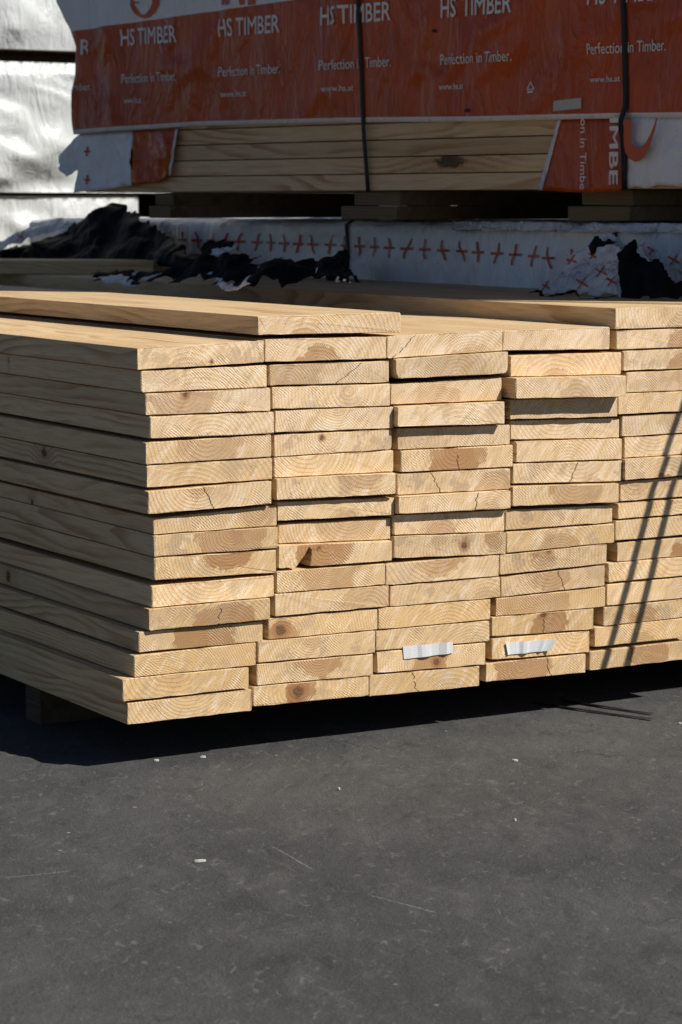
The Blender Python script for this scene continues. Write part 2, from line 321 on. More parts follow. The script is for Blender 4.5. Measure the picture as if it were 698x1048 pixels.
C5 = [
 (631,338.2,358,0,0,0,.002,'pale board end with single arch ring',dict(pith_x=.05,pith_z=-.04)),
 (637.8,359.2,379.8,0,0,0,.004,'board end with bold dark V of rings',dict(pith_x=.03,pith_z=-.02,heart_strength=.8,heart_radius=.04)),
 (641,381,402.2,0,0,0,.003,'board end with fine hairline at its right',dict(tone=1.02)),
 (632.5,403.2,424.2,0,0,0,.005,'smooth pale board end with faint saw marks',dict(tone=1.04,heart_strength=0)),
 (636,425.7,446.9,0,0,0,.000,'board end with round rings right of middle',dict(pith_x=.02,pith_z=.01,ring_width=.008)),
 (639,447.8,469,0,0,0,.001,'uniform cream board end under the ringed one',dict(tone=1.05,heart_strength=0)),
 (638,470,491.6,0,0,0,.009,'board end crossed by upper part of both shadow lines',dict()),
 (634.8,493.0,513.2,0,0,0,.000,'board end with brown slanting stain at left',dict(pale=1,heart_strength=.3)),
 (632.4,515.4,531.4,0,0,0,.003,'pale board end with diagonal streaks',dict(tone=1.04)),
 (629.5,533,553.6,0,0,0,.002,'pale board end with a tan right end',dict(heart_strength=.5,pith_x=.1)),
 (631.5,555.6,575.2,0,0,0,.000,'board end set slightly back beside a dark gap',dict()),
 (622.5,576.6,596.4,0,0,0,.003,'whitish board end with smooth face',dict(tone=1.08,heart_strength=0)),
 (621,598.2,620,0,0,0,.001,'board end with wavy grain at right',dict(pith_x=.06,pith_z=-.03)),
 (617.7,621.6,641,0,0,0,.002,'tan board end with diagonal hatching',dict(pale=1)),
 (608.5,642.2,662.6,0,0,0,.003,'honey board end above a red-brown gap',dict(heart_strength=.4)),
 (600.3,667,687,0,0,0,.002,'bottom board with brown heart where shadows end',dict(heart_strength=.7,heart_radius=.05,pith_x=.02,pith_z=.0,crack_x=-.02)),
]
COUNT_CHECK = 0
ORD = ['topmost', 'second', 'third', 'fourth', 'fifth', 'sixth', 'seventh', 'eighth', 'ninth', 'tenth', 'eleventh', 'twelfth', 'thirteenth', 'fourteenth', 'fifteenth', 'lowest']
CN = ['leftmost column', 'second column from left', 'third column from left', 'fourth column from left', 'column at right edge', 'column hidden at right']
L_B = 4.3
GRP = 'boards of the front timber stack'
cols = []
for ci, C in enumerate((C1, C2, C3, C4, C5)):
    out = []
    for li, e in enumerate(C):
        xl, tl, bl, xr, tr, br, p, look, op = e[:9]
        a = onY(xl, tl, -p); b = onY(xl, bl, -p)
        q = dict(xl=(a.x + b.x) / 2, tl=a.z, bl=b.z, p=p, look=look, op=op, w=e[9] if len(e) > 9 else None)
        if xr:
            c = onY(xr, tr, -p); d = onY(xr, br, -p); q.update(xr=(c.x + d.x) / 2, tr=c.z, br=d.z)
        else:
            q.update(xr=q['xl'] + random.uniform(.262, .267), tr=a.z + random.uniform(-.0008, .0008), br=b.z + random.uniform(-.0008, .0008))
        out.append(q)
    cols.append(out)
c6 = []
for li, q in enumerate(cols[4]):
    c6.append(dict(xl=q['xr'] + .004, xr=q['xr'] + .268, tl=q['tl'], bl=q['bl'], tr=q['tl'], br=q['bl'], p=-.03 - random.uniform(0, .02), look=None, op={}, w=None))
cols.append(c6)
# resolve overlaps: rows in a column from the bottom up, then neighbours
for c in cols:
    for i in range(14, -1, -1):
        lo, hi = c[i + 1], c[i]
        for s in 'lr':
            if hi['b' + s] < lo['t' + s] + .0006:
                mid = (hi['b' + s] + lo['t' + s]) / 2; hi['b' + s] = mid + .0004; lo['t' + s] = mid - .0004
for k in range(5):
    for A in cols[k]:
        for B in cols[k + 1]:
            if min(A['tl'], A['tr'], B['tl'], B['tr']) > -9 and min(A['tr'], B['tl']) > max(A['br'], B['bl']) + .001 and A['xr'] > B['xl'] - .0008:
                m = (A['xr'] + B['xl']) / 2; A['xr'] = m - .0005; B['xl'] = m + .0005
boards = {}
SPOTS = (((0, 0), 216.6, 370.5, .0035), ((0, 2), 190, 404, .006), ((1, 4), 329, 448, .005), ((1, 12), 287, 645, .012), ((1, 15), 305, 708, .013), ((2, 9), 475, 558, .008), ((2, 14), 447, 677, .008), ((3, 13), 556, 629, .007), ((3, 10), 562, 563, .005), ((1, 9), 326, 561, .004))
def put_board(q, label, L=L_B, notch=None, row=0, **kw):
    cxm = (q['xl'] + q['xr']) / 2; czm = (q['bl'] + q['tl'] + q['br'] + q['tr']) / 4
    loc = Vector((cxm, -q['p'], czm))
    bm = board_mesh((q['xl'] - cxm, q['bl'] - czm, q['tl'] - czm, q['xr'] - cxm, q['br'] - czm, q['tr'] - czm), L, q['w'], notch, **kw)
    o = obj('pine_board', bm, wood); o.location = loc
    tag(o, label, 'board', GRP); woodprops(o, **{'amber': random.uniform(0, .45) + .05 * row, **q['op']})
    return o
for k, c in enumerate(cols):
    for i, q in enumerate(c):
        if k == 5: lab = 'pine board at the back right, hidden between the board stack and the white wrapped pack'
        elif i == 15: lab = '%s, %s' % (q['look'], CN[k])
        elif i == 0: lab = '%s, top row, %s' % (q['look'], CN[k])
        else: lab = '%s, %s row, %s' % (q['look'], ORD[i], CN[k])
        if len(lab.split()) > 16: print('LONG', lab)
        nt = None
        if (k, i) == (1, 9):
            hx = onY(312, 580, -q['p']).x - (q['xl'] + q['xr']) / 2; nt = (hx, .021, .041)
        b_ = boards[k, i] = put_board(q, lab, notch=nt, row=i)
        for key, px_, py_, rr in SPOTS:
            if key == (k, i): hp = onY(px_, py_, -q['p']) - b_.location; b_['spot_x'] = hp.x; b_['spot_z'] = hp.z; b_['spot_r'] = rr
        if k == 0: b_.rotation_euler = (0, 0, R(random.uniform(-.12, .12)))
TOPZ = max(max(q['tl'], q['tr']) for c in cols for q in c[:1])
# loose boards lying on the full rows
def loose(xl, tl, bl, xr, tr, br, p, look, op, L=L_B, w=None):
    a = onY(xl, tl, -p); b = onY(xl, bl, -p); c = onY(xr, tr, -p); d = onY(xr, br, -p)
    q = dict(xl=a.x, xr=c.x, tl=a.z, bl=b.z, tr=c.z, br=d.z, p=p, op=op, w=w)
    under = max([max(k['tl'], k['tr']) for cc in cols for k in cc[:1] if k['xr'] > q['xl'] + .01 and k['xl'] < q['xr'] - .01] + [0])
    sh = under + .0008 - min(q['bl'], q['br'])
    if sh > 0: q['bl'] += sh; q['br'] += sh
    return q, put_board(q, look, L)
qT, _ = loose(263.9, 323.8, 345.8, 410.5, 319.5, 343, .002, 'wide loose board lying alone on top, bold light and dark rings at its end', dict(pith_x=-.06, pith_z=-.05, ring_width=.010, heart_strength=.4, heart_radius=.06, tone=1.0), w=dict(tr=(.006, .006)))
qR, _ = loose(629.8, 315.5, 337.2, 745, 311, 333.5, .004, 'loose board on top at right edge, round rings and shaded left side', dict(pith_x=.02, pith_z=.015, ring_width=.008, tone=1.03))
q6 = dict(qR); q6.update(xl=qR['xr'] + .003, xr=qR['xr'] + .268, op={}, w=None, p=-.03)
put_board(q6, 'shaded board lying flat along the foot of the white wrapped pack')
Z0 = qR['tl']          # top of the loose layer
print('TOPZ', TOPZ, 'Z0', Z0, 'col6 right', cols[5][0]['xr'], q6['xr'])

# white plastic tags stapled on two board ends
g = G('white_plastic'); tcs = g.n('TexCoord').outputs['Object']; tx, ty, tz = g.sep(tcs)
ln = g.M('MULTIPLY', g.sm(g.M('SINE', g.M('MULTIPLY', tz, 1500.)), .2, .6), g.sm(g.noise(g.xyz(tx, 0., g.M('MULTIPLY', tz, 4.)), 240., 1), .5, .56))
white_plastic = g.fin(g.mix(g.M('MULTIPLY', ln, .5), (.66, .67, .68), (.35, .36, .38)), .35, .4)
def plastic_tag(bd, pts, prof):
    Y = bd.location.y
    tl, tr, br, bl = [onY(x, y, Y) - bd.location for x, y in pts]
    bm = bmesh.new(); n = len(prof); grid = []
    for i, d in enumerate(prof):
        t = i / (n - 1); a = tl.lerp(tr, t); b = bl.lerp(br, t); row = []
        for j in range(4):
            q = b.lerp(a, j / 3); q.y = -.0015 - d - .0015 * (j / 3) * (1 if i > n / 2 else -.2) ; row.append(bm.verts.new(q))
        grid.append(row)
    for i in range(n - 1):
        for j in range(3): bm.faces.new((grid[i][j], grid[i + 1][j], grid[i + 1][j + 1], grid[i][j + 1]))
    o = obj('plastic_tag', bm, white_plastic, bd)
    m = o.modifiers.new('thick', 'SOLIDIFY'); m.thickness = .0009; m.offset = 0
plastic_tag(boards[2, 14], ((411.7, 661.5), (462.3, 656.5), (462.5, 668.0), (412.8, 674.5)), (.0005, .0008, .0012, .001, .0012, .004, .0046, .004, .0012, .0008, .0008, .003, .0052, .002, .0008))
plastic_tag(boards[3, 14], ((516.5, 657.8), (566, 653.4), (561, 665.5), (518.5, 670)), (.003, .0008, .0008, .0012, .001, .0048, .0055, .0015, .0008, .0008, .001, .0042, .0010, .004, .009))

# ------------------------------------------------------------------ ground
g = G('worn_asphalt'); P = g.n('TexCoord').outputs['Object']; x, y, z = g.sep(P)
f1 = g.noise(P, 260., 3, .7); f2 = g.noise(P, 1.6, 5, .6); f3 = g.noise(P, 40., 4, .65)
Pr = g.xyz(g.M('ADD', g.M('MULTIPLY', x, .86), g.M('MULTIPLY', y, -.51)), g.M('MULTIPLY', g.M('ADD', g.M('MULTIPLY', x, .51), g.M('MULTIPLY', y, .86)), .55), 0.)
st = g.noise(Pr, 14., 5, .62, .6); st2 = g.noise(Pr, 46., 4, .65, 1.2)
c = g.mix(g.sm(f2, .35, .68), (.050, .0512, .0522), (.074, .0745, .0745))
c = g.mix(g.sm(st, .50, .70, 0., .6), c, (.095, .092, .088))
c = g.mix(g.sm(st, .46, .30, 0., .55), c, (.030, .030, .031))
c = g.mix(g.sm(st2, .58, .68, 0., .6), c, (.145, .142, .135))
c = g.mix(g.sm(st2, .42, .30, 0., .5), c, (.03, .03, .031))
c = g.mix(g.sm(f3, .60, .75, 0., .5), c, (.12, .115, .11))
c = g.mix(g.sm(f1, .54, .70, 0., .7), c, (.15, .150, .149))
c = g.mix(g.sm(f1, .44, .30, 0., .5), c, (.018, .018, .018))
vo = g.n('TexVoronoi', {'Vector': P, 'Scale': 26., 'Randomness': 1.}, feature='F1')
chip = g.M('MULTIPLY', g.sm(vo.outputs['Distance'], .07, .11, 1., 0.), g.sm(g.noise(vo.outputs['Position'], 91., 1), .66, .70))
c = g.mix(g.M('MULTIPLY', chip, .8), c, (.33, .31, .27))
cr = g.n('TexVoronoi', {'Vector': g.xyz(g.M('ADD', x, g.M('MULTIPLY', st, .25)), g.M('ADD', y, g.M('MULTIPLY', f2, .4)), 0.), 'Scale': 1.7}, feature='DISTANCE_TO_EDGE')
for (xa, ya, xb, yb) in ((277, 865, 322, 891), (0, 899, 76, 891), (375, 915, 450, 935)):
    A_ = onZ(xa, ya, 0); B_ = onZ(xb, yb, 0); D_ = B_ - A_; ll = D_.length; D_ /= ll
    tt = g.M('ADD', g.M('MULTIPLY', g.M('SUBTRACT', x, A_.x), D_.x), g.M('MULTIPLY', g.M('SUBTRACT', y, A_.y), D_.y))
    nn_ = g.M('ABSOLUTE', g.M('ADD', g.M('ADD', g.M('MULTIPLY', g.M('SUBTRACT', x, A_.x), -D_.y), g.M('MULTIPLY', g.M('SUBTRACT', y, A_.y), D_.x)), g.M('MULTIPLY', g.M('SUBTRACT', f3, .5), .01)))
    mk = g.M('MULTIPLY', g.sm(nn_, .0006, .002, 1., 0.), g.M('MULTIPLY', g.sm(tt, 0., .02), g.sm(tt, ll - .02, ll, 1., 0.)))
    c = g.mix(g.M('MULTIPLY', mk, g.sm(f1, .35, .6)), c, (.24, .23, .22))
crk = g.M('MULTIPLY', g.sm(cr.outputs[0], .001, .004, 1., 0.), g.sm(g.noise(P, 3.3, 2), .5, .6))
c = g.mix(g.M('MULTIPLY', crk, .6), c, (.02, .02, .02))
hgt = g.M('ADD', g.M('MULTIPLY', f1, .6), g.M('ADD', g.M('MULTIPLY', f3, 1.0), g.M('MULTIPLY', st, 1.2)))
g.bump(hgt, .7, .006)
asphalt = g.fin(c, .82, .25)
bm = bmesh.new(); bmesh.ops.create_grid(bm, x_segments=8, y_segments=8, size=400)
tag(obj('ground', bm, asphalt), None, None, kind='structure')

# ------------------------------------------------------------------ bearers under the front stack
bz = min(min(q['bl'], q['br']) for c in cols for q in c) - .001
bl_pt = onX(41, 729, -.03)
for vy, lab in ((bl_pt.y, 'rough square timber bearer under the left corner of the board stack, its end showing'), (bl_pt.y + 1.5, 'rough timber bearer further back under the board stack'), (bl_pt.y + 3.0, 'rearmost timber bearer under the board stack')):
    bm = bmesh.new(); box(bm, (-.03, 0, 0), (1.62, .075, bz), .003, .001)
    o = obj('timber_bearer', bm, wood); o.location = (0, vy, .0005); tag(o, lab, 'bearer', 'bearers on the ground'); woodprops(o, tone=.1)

# ------------------------------------------------------------------ plastic film materials
def film_bump(g, P, k=1.0):
    x, y, z = g.sep(P)
    a = g.noise(g.xyz(g.M('MULTIPLY', x, 3.), g.M('MULTIPLY', y, 3.), z), 4., 4, .55, .8)
    b = g.noise(g.xyz(x, y, g.M('MULTIPLY', z, .35)), 24., 3, .5, .5)
    rid = g.M('ABSOLUTE', g.M('SUBTRACT', a, .5))
    return g.M('ADD', g.M('MULTIPLY', rid, 2.4), g.M('MULTIPLY', b, .25))
def white_film(name, colr, dirt=.3):
    g = G(name); P = g.n('TexCoord').outputs['Object']
    n = g.noise(P, 7., 4); n2 = g.noise(P, 45., 3)
    c = g.mix(g.sm(n, .42, .7, 0., dirt), colr, (colr[0] * .72, colr[1] * .72, colr[2] * .72))
    c = g.mix(g.sm(n2, .66, .74, 0., dirt), c, (.28, .26, .25))
    g.bump(film_bump(g, P), .45, .02)
    return g.fin(c, .38, .45)
film_white = white_film('white_film', (.74, .75, .77))
film_far = white_film('weathered_white_film', (.58, .61, .62), .25)
g = G('orange_film'); tc = g.n('TexCoord'); P = tc.outputs['Object']; x, y, z = g.sep(P); u, v, _ = g.sep(tc.outputs['UV'])
n = g.noise(P, 6., 3); dr = g.noise(g.xyz(x, g.M('MULTIPLY', y, 3.), g.M('MULTIPLY', z, .4)), 7., 4, .6)
oc = g.mix(g.sm(n, .35, .7), (.44, .066, .004), (.34, .046, .003))
oc = g.mix(g.sm(dr, .60, .75, 0., .2), oc, (.44, .13, .05))
oc = g.mix(g.sm(g.noise(P, 60., 2), .68, .76, 0., .4), oc, (.10, .03, .012))
trim = g.sm(v, .012, .0135, 1., 0.)
band = g.attr('band_z'); bk = g.attr('band_slope')
top = g.sm(g.M('SUBTRACT', z, g.M('ADD', band, g.M('MULTIPLY', y, bk))), -.0008, .0008)
c = g.mix(g.M('MAXIMUM', trim, top), oc, (.66, .67, .68))
g.bump(film_bump(g, P), .5, .016)
film_orange = g.fin(c, .25, .3)
g = G('print_white'); print_white = g.fin((.68, .66, .64), .4, .4)
g = G('print_orange'); print_orange = g.fin((.46, .070, .012), .35, .45)
g = G('print_red'); P = g.n('TexCoord').outputs['Object']; print_red = g.fin(g.mix(g.sm(g.noise(P, 80., 2), .4, .7), (.56, .07, .02), (.42, .05, .018)), .45, .4)
g = G('grey_tape'); grey_tape = g.fin((.42, .40, .38), .3, .5)
g = G('black_strap'); P = g.n('TexCoord').outputs['Object']; strap_mat = g.fin(g.mix(g.noise(P, 90., 2), (.012, .012, .013), (.022, .022, .023)), .5, .2)
g = G('black_film'); P = g.n('TexCoord').outputs['Object']; g.bump(g.noise(P, 9., 2), .5, .03); black_film = g.fin(g.mix(g.sm(g.noise(P, 20., 3), .5, .7), (.0035, .0038, .0045), (.007, .0073, .009)), .55, .05)
g = G('torn_film'); P = g.n('TexCoord').outputs['Object']; g.bump(film_bump(g, P), .9, .03); torn_white = g.fin(g.mix(g.sm(g.noise(P, 20., 3), .45, .7), (.66, .67, .69), (.5, .5, .52)), .4, .45)

# ------------------------------------------------------------------ upper wrapped pack
SC = 1.06
ANG = R(12.0)
PO = Vector((1.90, -.61, 0))
pn = Vector((-math.cos(ANG), -math.sin(ANG), 0))      # outward normal of its long left face
pd = Vector((-math.sin(ANG), math.cos(ANG), 0))
def face(x, y, out=0.012):
    p = plane_pt(x, y, PO + pn * out, pn); return (p - PO).dot(pd), p.z       # (distance along, world z)
PB = (face(300, 196, 0)[1] + face(500, 194.5, 0)[1]) / 2
print('pack bottom', PB, [face(x, 195, 0) for x in (183, 300, 560, 640)], 'far end', face(80, 100), 'cam z', CAM.z)
pack = empty('wrapped_timber_pack', (PO.x, PO.y, PB), ANG)
tag(pack, 'timber pack in orange printed film with white lettering, raised above the white pack', 'timber pack')
LP = face(79, 120)[0]; PT = 1.20; PW = 1.2
def L2(x, y, out=.012): s, z = face(x, y, out); return s, z - PB
def curve(pts):
    pts = sorted(pts)
    def f(s):
        if s <= pts[0][0]: return pts[0][1]
        for (a, b), (c, d) in zip(pts, pts[1:]):
            if s <= c:
                t = (s - a) / (c - a); return b + (d - b) * t
        return pts[-1][1]
    return f
zbot = curve([L2(x, y) for x, y in ((80, 137.5), (140, 133), (200, 129), (300, 126.5), (372, 125), (480, 124.5), (560, 122.5), (640, 121), (698, 120.5))])
send = curve([(L2(80, y)[1], L2(x, 60)[0]) for x, y in ((60, -40), (65, 0), (75, 28), (82, 48), (80, 80), (78, 120), (79, 137))])
straps_s = [L2(371, 100)[0], L2(641, 100)[0]]
def foff(s, z):
    e = max(0., 1 - abs(s - LP) / .5)
    w = .006 * fbm(s * 5, z * 1.2, 3.) + .0035 * abs(fbm(s * 9, z * 2.0 + s * 1.5, 9.)) + e * .014 * fbm(s * 8, z * 2.2, 5.) + e * .012
    rd = fbm(s * 3.0 + z * 2.2, z * 1.3 - s * .8, 21.)
    w += .010 * max(0, .18 - abs(rd)) / .18 * .5
    pin = min(1., min(abs(s - q) for q in straps_s) / .08)
    return .010 + 1.4 * w * (.25 + .75 * pin)
def film_grid(name, s0, s1, z0f, z1f, ns, nz, mats, parent, extra=0., s1f=None, trimuv=True, wrap=0):
    bm = bmesh.new(); uv = bm.loops.layers.uv.new('UVMap'); gr = []
    for i in range(ns + 1):
        row = []
        for j in range(nz + 1):
            t = i / ns; zt = j / nz
            s = s0 + (s1 - s0) * t; z = z0f(s) + (z1f(s) - z0f(s)) * zt
            if s1f: s = s0 + (s1f(z) - s0) * t
            vtx = bm.verts.new((-foff(s, z) - extra, s, z)); row.append((vtx, s, z - z0f(s)))
        gr.append(row)
    for k in range(1, wrap + 1):            # round the far corner and run along the far end
        row = []
        for j in range(nz + 1):
            v0, s, vv = gr[ns][j]; a = min(1, k / 4) * math.pi / 2; rr = .03
            xx = v0.co.x + rr * (1 - math.cos(a)) + (max(0, k - 4) * .09); yy = v0.co.y + rr * math.sin(a) * .4 + .01 * fbm(k * .7, v0.co.z * 5, 2.)
            row.append((bm.verts.new((xx, yy, v0.co.z)), s, vv))
        gr.append(row)
    for i in range(len(gr) - 1):
        for j in range(nz):
            q = (gr[i][j], gr[i + 1][j], gr[i + 1][j + 1], gr[i][j + 1])
            f = bm.faces.new([a[0] for a in q]); f.smooth = True
            for lp, a in zip(f.loops, q): lp[uv].uv = (a[1], a[2])
    bmesh.ops.recalc_face_normals(bm, faces=bm.faces[:])
    return bm
bm = film_grid('wrapping_film', .0, LP, zbot, lambda s: PT, 200, 70, None, None, s1f=send, wrap=16)
film = obj('wrapping_film', bm, film_orange, pack)
m = film.modifiers.new('t', 'SOLIDIFY'); m.thickness = .0012
(sa, za), (sb, zb) = L2(84, 31), L2(298, 0)
film['band_slope'] = (zb - za) / (sb - sa); film['band_z'] = za - sa * film['band_slope']
# cover over the top, near end and back of the pack
bm = bmesh.new()
def sheet(bm, o, a, b, na, nb, amp, sd, nrm):
    gr = [[bm.verts.new(Vector(o) + Vector(a) * (i / na) + Vector(b) * (j / nb) + Vector(nrm) * amp * (.6 + fbm(i * .37 + sd, j * .31, sd))) for j in range(nb + 1)] for i in range(na + 1)]
    for i in range(na):
        for j in range(nb): bm.faces.new((gr[i][j], gr[i + 1][j], gr[i + 1][j + 1], gr[i][j + 1])).smooth = True
sheet(bm, (-.01, 0, PT), (PW + .02, 0, 0), (0, LP, 0), 16, 40, .006, 1.3, (0, 0, 1))
sheet(bm, (-.01, 0, .2), (PW + .02, 0, 0), (0, 0, PT - .2), 16, 12, .006, 2.3, (0, -1, 0))
sheet(bm, (PW + .01, 0, .2), (0, LP, 0), (0, 0, PT - .2), 40, 12, .006, 4.3, (1, 0, 0))
o = obj('wrapping_film', bm, film_white, pack); mm = o.modifiers.new('t', 'SOLIDIFY'); mm.thickness = .0012
# boards inside the pack
pitch = (L2(300, 146)[1] - L2(300, 179.5)[1]) / 2
nl = int(PT / pitch)
kn = L2(457, 165)
for i in range(nl):
    for j in range(4):
        if i > 5 and 0 < j < 3: continue
        w4 = PW / 4
        q = (-w4 / 2 + .002, -pitch / 2 + .0012, pitch / 2 - .0012, w4 / 2 - .002, -pitch / 2 + .0012, pitch / 2 - .0012)
        q = (q[0], q[1], q[2], q[3], q[4], q[5])
        b = obj('board', board_mesh(q, LP - .03, nseg=4), wood, pack)
        b.location = (w4 * (j + .5) + random.uniform(-.003, .003), .01, pitch * (i + .5))
        woodprops(b, tone=random.uniform(.8, 1.08), ring_width=random.uniform(.006, .012), heart_strength=0)
        if i == 1 and j == 0: b['knot_y'] = kn[0] - .01; b['knot_z'] = kn[1] - b.location.z; b['knot_size'] = 1.6
# hanging flaps below the film
def flap(name, pts, mat, nx=26, nz=14, out=.012, amp=.012, seed=1., uvtrim=False):
    """film flap: pts = list of (x_top,y_top,x_bot,y_bot) stations in photo pixels across the flap"""
    bm = bmesh.new(); gr = []
    st = [(L2(a, b), L2(c, d)) for a, b, c, d in pts]; n = len(st) - 1
    for i in range(nx + 1):
        t = i / nx * n; k = min(int(t), n - 1); f = t - k
        T = Vector(st[k][0]).lerp(Vector(st[k + 1][0]), f); B = Vector(st[k][1]).lerp(Vector(st[k + 1][1]), f)
        row = []
        for j in range(nz + 1):
            q = T.lerp(B, j / nz); off = out + amp * (.8 * fbm(q.x * 9 + seed, q.y * 7, seed) + .5 * abs(fbm(q.x * 16, q.y * 18, seed))) * (.3 + .7 * j / nz) + .010 * j / nz
            row.append(bm.verts.new((-off, q.x, q.y)))
        gr.append(row)
    for i in range(nx):
        for j in range(nz): bm.faces.new((gr[i][j], gr[i][j + 1], gr[i + 1][j + 1], gr[i + 1][j])).smooth = True
    bmesh.ops.recalc_face_normals(bm, faces=bm.faces[:])
    o = obj(name, bm, mat, pack); mm = o.modifiers.new('t', 'SOLIDIFY'); mm.thickness = .0012
    return o
flap('film_flap', [(82, 137, 82, 197), (100, 136, 100, 195), (118, 135, 118, 193), (136, 134, 138, 190)], film_white, seed=3., amp=.028)
flap('film_flap', [(136, 134, 138, 190), (150, 133, 152, 188), (168, 132.5, 165, 187), (181, 132, 176, 179)], film_orange, seed=5., nx=20, amp=.024)
flap('torn_edge', [(181, 132, 176, 179), (183, 132, 178, 180)], torn_white, nx=2, seed=5., out=.014, amp=.024)
flap('film_flap', [(83, 136, 82, 172), (74, 141, 75, 176), (64, 152, 69, 181), (56, 160, 60, 172)], film_white, seed=7., nx=14, out=.0, amp=.03)
RF = lambda *a, **k: flap(*a, **k)
flap('film_flap', [(573, 122, 556, 195), (590, 121.5, 585, 196.5), (615, 121, 612, 197), (645, 120.5, 643, 195)], film_orange, seed=11., nx=30, out=.010, amp=.009)
flap('torn_edge', [(571.5, 122, 553.5, 194.5), (575, 122, 558, 195)], torn_white, nx=2, seed=11., out=.013, amp=.009)
flap('film_flap', [(645, 120.5, 643, 194), (655, 120.5, 652, 191), (665, 120, 664, 193), (678, 120, 676, 189), (705, 119.5, 705, 191), (760, 118, 760, 190)], film_white, seed=13., nx=34, out=.010, amp=.010)
for o_ in pack.children:
    if o_.name.startswith('film_flap') and o_.data.materials[0] == film_orange:
        o_['band_slope'] = 0.; o_['band_z'] = 9.
        uvl = o_.data.uv_layers.new(name='UVMap')
        for d in uvl.data: d.uv = (.5, .5)
# straps round the pack
def ribbon(path, wdir, width, thick, name, mat, parent):
    bm = bmesh.new(); w = Vector(wdir).normalized() * width / 2; gr = [(bm.verts.new(Vector(p) - w), bm.verts.new(Vector(p) + w)) for p in path]
    for a, b in zip(gr, gr[1:]): bm.faces.new((a[0], a[1], b[1], b[0])).smooth = True
    bmesh.ops.recalc_face_normals(bm, faces=bm.faces[:])
    o = obj(name, bm, mat, parent); mm = o.modifiers.new('t', 'SOLIDIFY'); mm.thickness = thick; mm.offset = 0
    return o
for xt, xb, wd in ((367.5, 375.5, .0145), (639, 642.5, .016)):
    st_, sb_ = L2(xt, 0), L2(xb, 195)
    k = (st_[0] - sb_[0]) / (st_[1] - sb_[1]); path = []
    for j in range(31):
        z = -.003 + (PT + .01 + .003) * j / 30; s = sb_[0] + k * (z - sb_[1]); bo = foff(s, max(z, zbot(s))) if z > zbot(s) else .008 * max(0, z / zbot(s)) + .004
        if xt > 600 and z < zbot(s) : bo = .034 * max(.6, z / zbot(s))
        path.append((-bo - .004, s, z))
    s = path[-1][1]
    path += [(.05, s, PT + .014), (PW, s, PT + .014), (PW + .02, s, PT), (PW + .02, s, -.003), (.0, s, -.003)]
    ribbon(path, (0, 1, 0), wd, .0012, 'strap', strap_mat, pack)

# printing on the film
def text_mesh(body, size, sx=1., bold=0.):
    cu = bpy.data.curves.new('txt', 'FONT'); cu.body = body; cu.size = size; cu.offset = bold; cu.resolution_u = 3; cu.fill_mode = 'FRONT'
    o = bpy.data.objects.new('txt', cu); col.objects.link(o)
    bpy.context.view_layer.update()
    me = bpy.data.meshes.new_from_object(o.evaluated_get(bpy.context.evaluated_depsgraph_get()))
    bpy.data.objects.remove(o); bpy.data.curves.remove(cu)
    for v in me.vertices: v.co.x *= sx
    return me
def print_on(parent, name, body, s, z, h, width, mat, bold=0., gap=.0022, rot=False, lim=None, off=None, rise=0.):
    """cap height h, fitted to width; reading towards the near end (-s)"""
    me = text_mesh(body, 1.0, 1.0, 0.)
    xs = [v.co.x for v in me.vertices]; ys = [v.co.y for v in me.vertices]
    x0, x1 = min(xs), max(xs); cap = .73
    bm = bmesh.new(); bm.from_mesh(me); bpy.data.meshes.remove(me)
    bmesh.ops.triangulate(bm, faces=bm.faces[:])
    bmesh.ops.subdivide_edges(bm, edges=[e for e in bm.edges if e.calc_length() > .25], cuts=1)
    if bold:                                # heavier strokes: the same outline again, a hair to each side
        for k, (ox, oy) in enumerate(((bold, 0), (-bold, 0), (0, bold), (0, -bold))):
            r_ = bmesh.ops.duplicate(bm, geom=[f for f in bm.faces[:]] if k == 0 else base)
            if k == 0: base = [f for f in bm.faces if f not in set(x_ for x_ in r_['geom'] if isinstance(x_, bmesh.types.BMFace))]
            for x_ in r_['geom']:
                if isinstance(x_, bmesh.types.BMVert): x_.co += Vector((ox, oy, .0002 * (k + 1)))
    for v in bm.verts:
        lift = v.co.z
        a = (v.co.x - x0) / (x1 - x0) * width; b = v.co.y / cap * h
        if rot: ss, zz = s - b, z - a
        else: ss, zz = s - a, z + b + rise * a
        v.co = Vector((-(off or foff)(ss, zz) - gap - lift, ss, zz))
    o = obj(name, bm, mat, parent); o.data.update()
    return o
starts = [127, 224.5, 328.5, 451, 603]; ends = [182, 286, 400, 525, 681]
base_y = [47, 37.5, 26, 18, 5]
for k, (a, b, yb) in enumerate(zip(starts, ends, base_y)):
    s0, z0 = L2(a, yb); s1, _ = L2(b, yb)
    hh = L2(a, yb - 17.5 - k * 1.0)[1] - z0
    print_on(film, 'lettering', 'HS TIMBER', s0, z0, hh, s0 - s1, print_white, bold=.016)
for k, (a, b, yb) in enumerate(zip((128, 225, 329, 451, 602.5), (183, 287, 401, 525.5, 681), (85.5, 78.5, 72, 66.5, 56))):
    s0, z0 = L2(a, yb); s1, _ = L2(b, yb)
    print_on(film, 'lettering', 'Perfection in Timber.', s0, z0, L2(a, yb - 10 - k * .5)[1] - z0, s0 - s1, print_white, bold=.004)
for k, (a, b, yb) in enumerate(zip((131, 227, 331, 451, 605), (147, 253, 362, 475, 635), (106, 99.5, 94, 92, 84.5))):
    s0, z0 = L2(a, yb); s1, _ = L2(b, yb)
    print_on(film, 'lettering', 'www.hs.at', s0, z0, L2(a, yb - 6.5)[1] - z0, s0 - s1, print_white, bold=.012)
s0, z0 = L2(86, 56); print_on(film, 'lettering', 'R', s0, z0, L2(86, 40)[1] - z0, .035, print_white, bold=.02)
s0, z0 = L2(81, 93); print_on(film, 'lettering', 'mber.', s0, z0, L2(81, 85)[1] - z0, .07, print_white, bold=.0)
flapoff = lambda s, z: .034
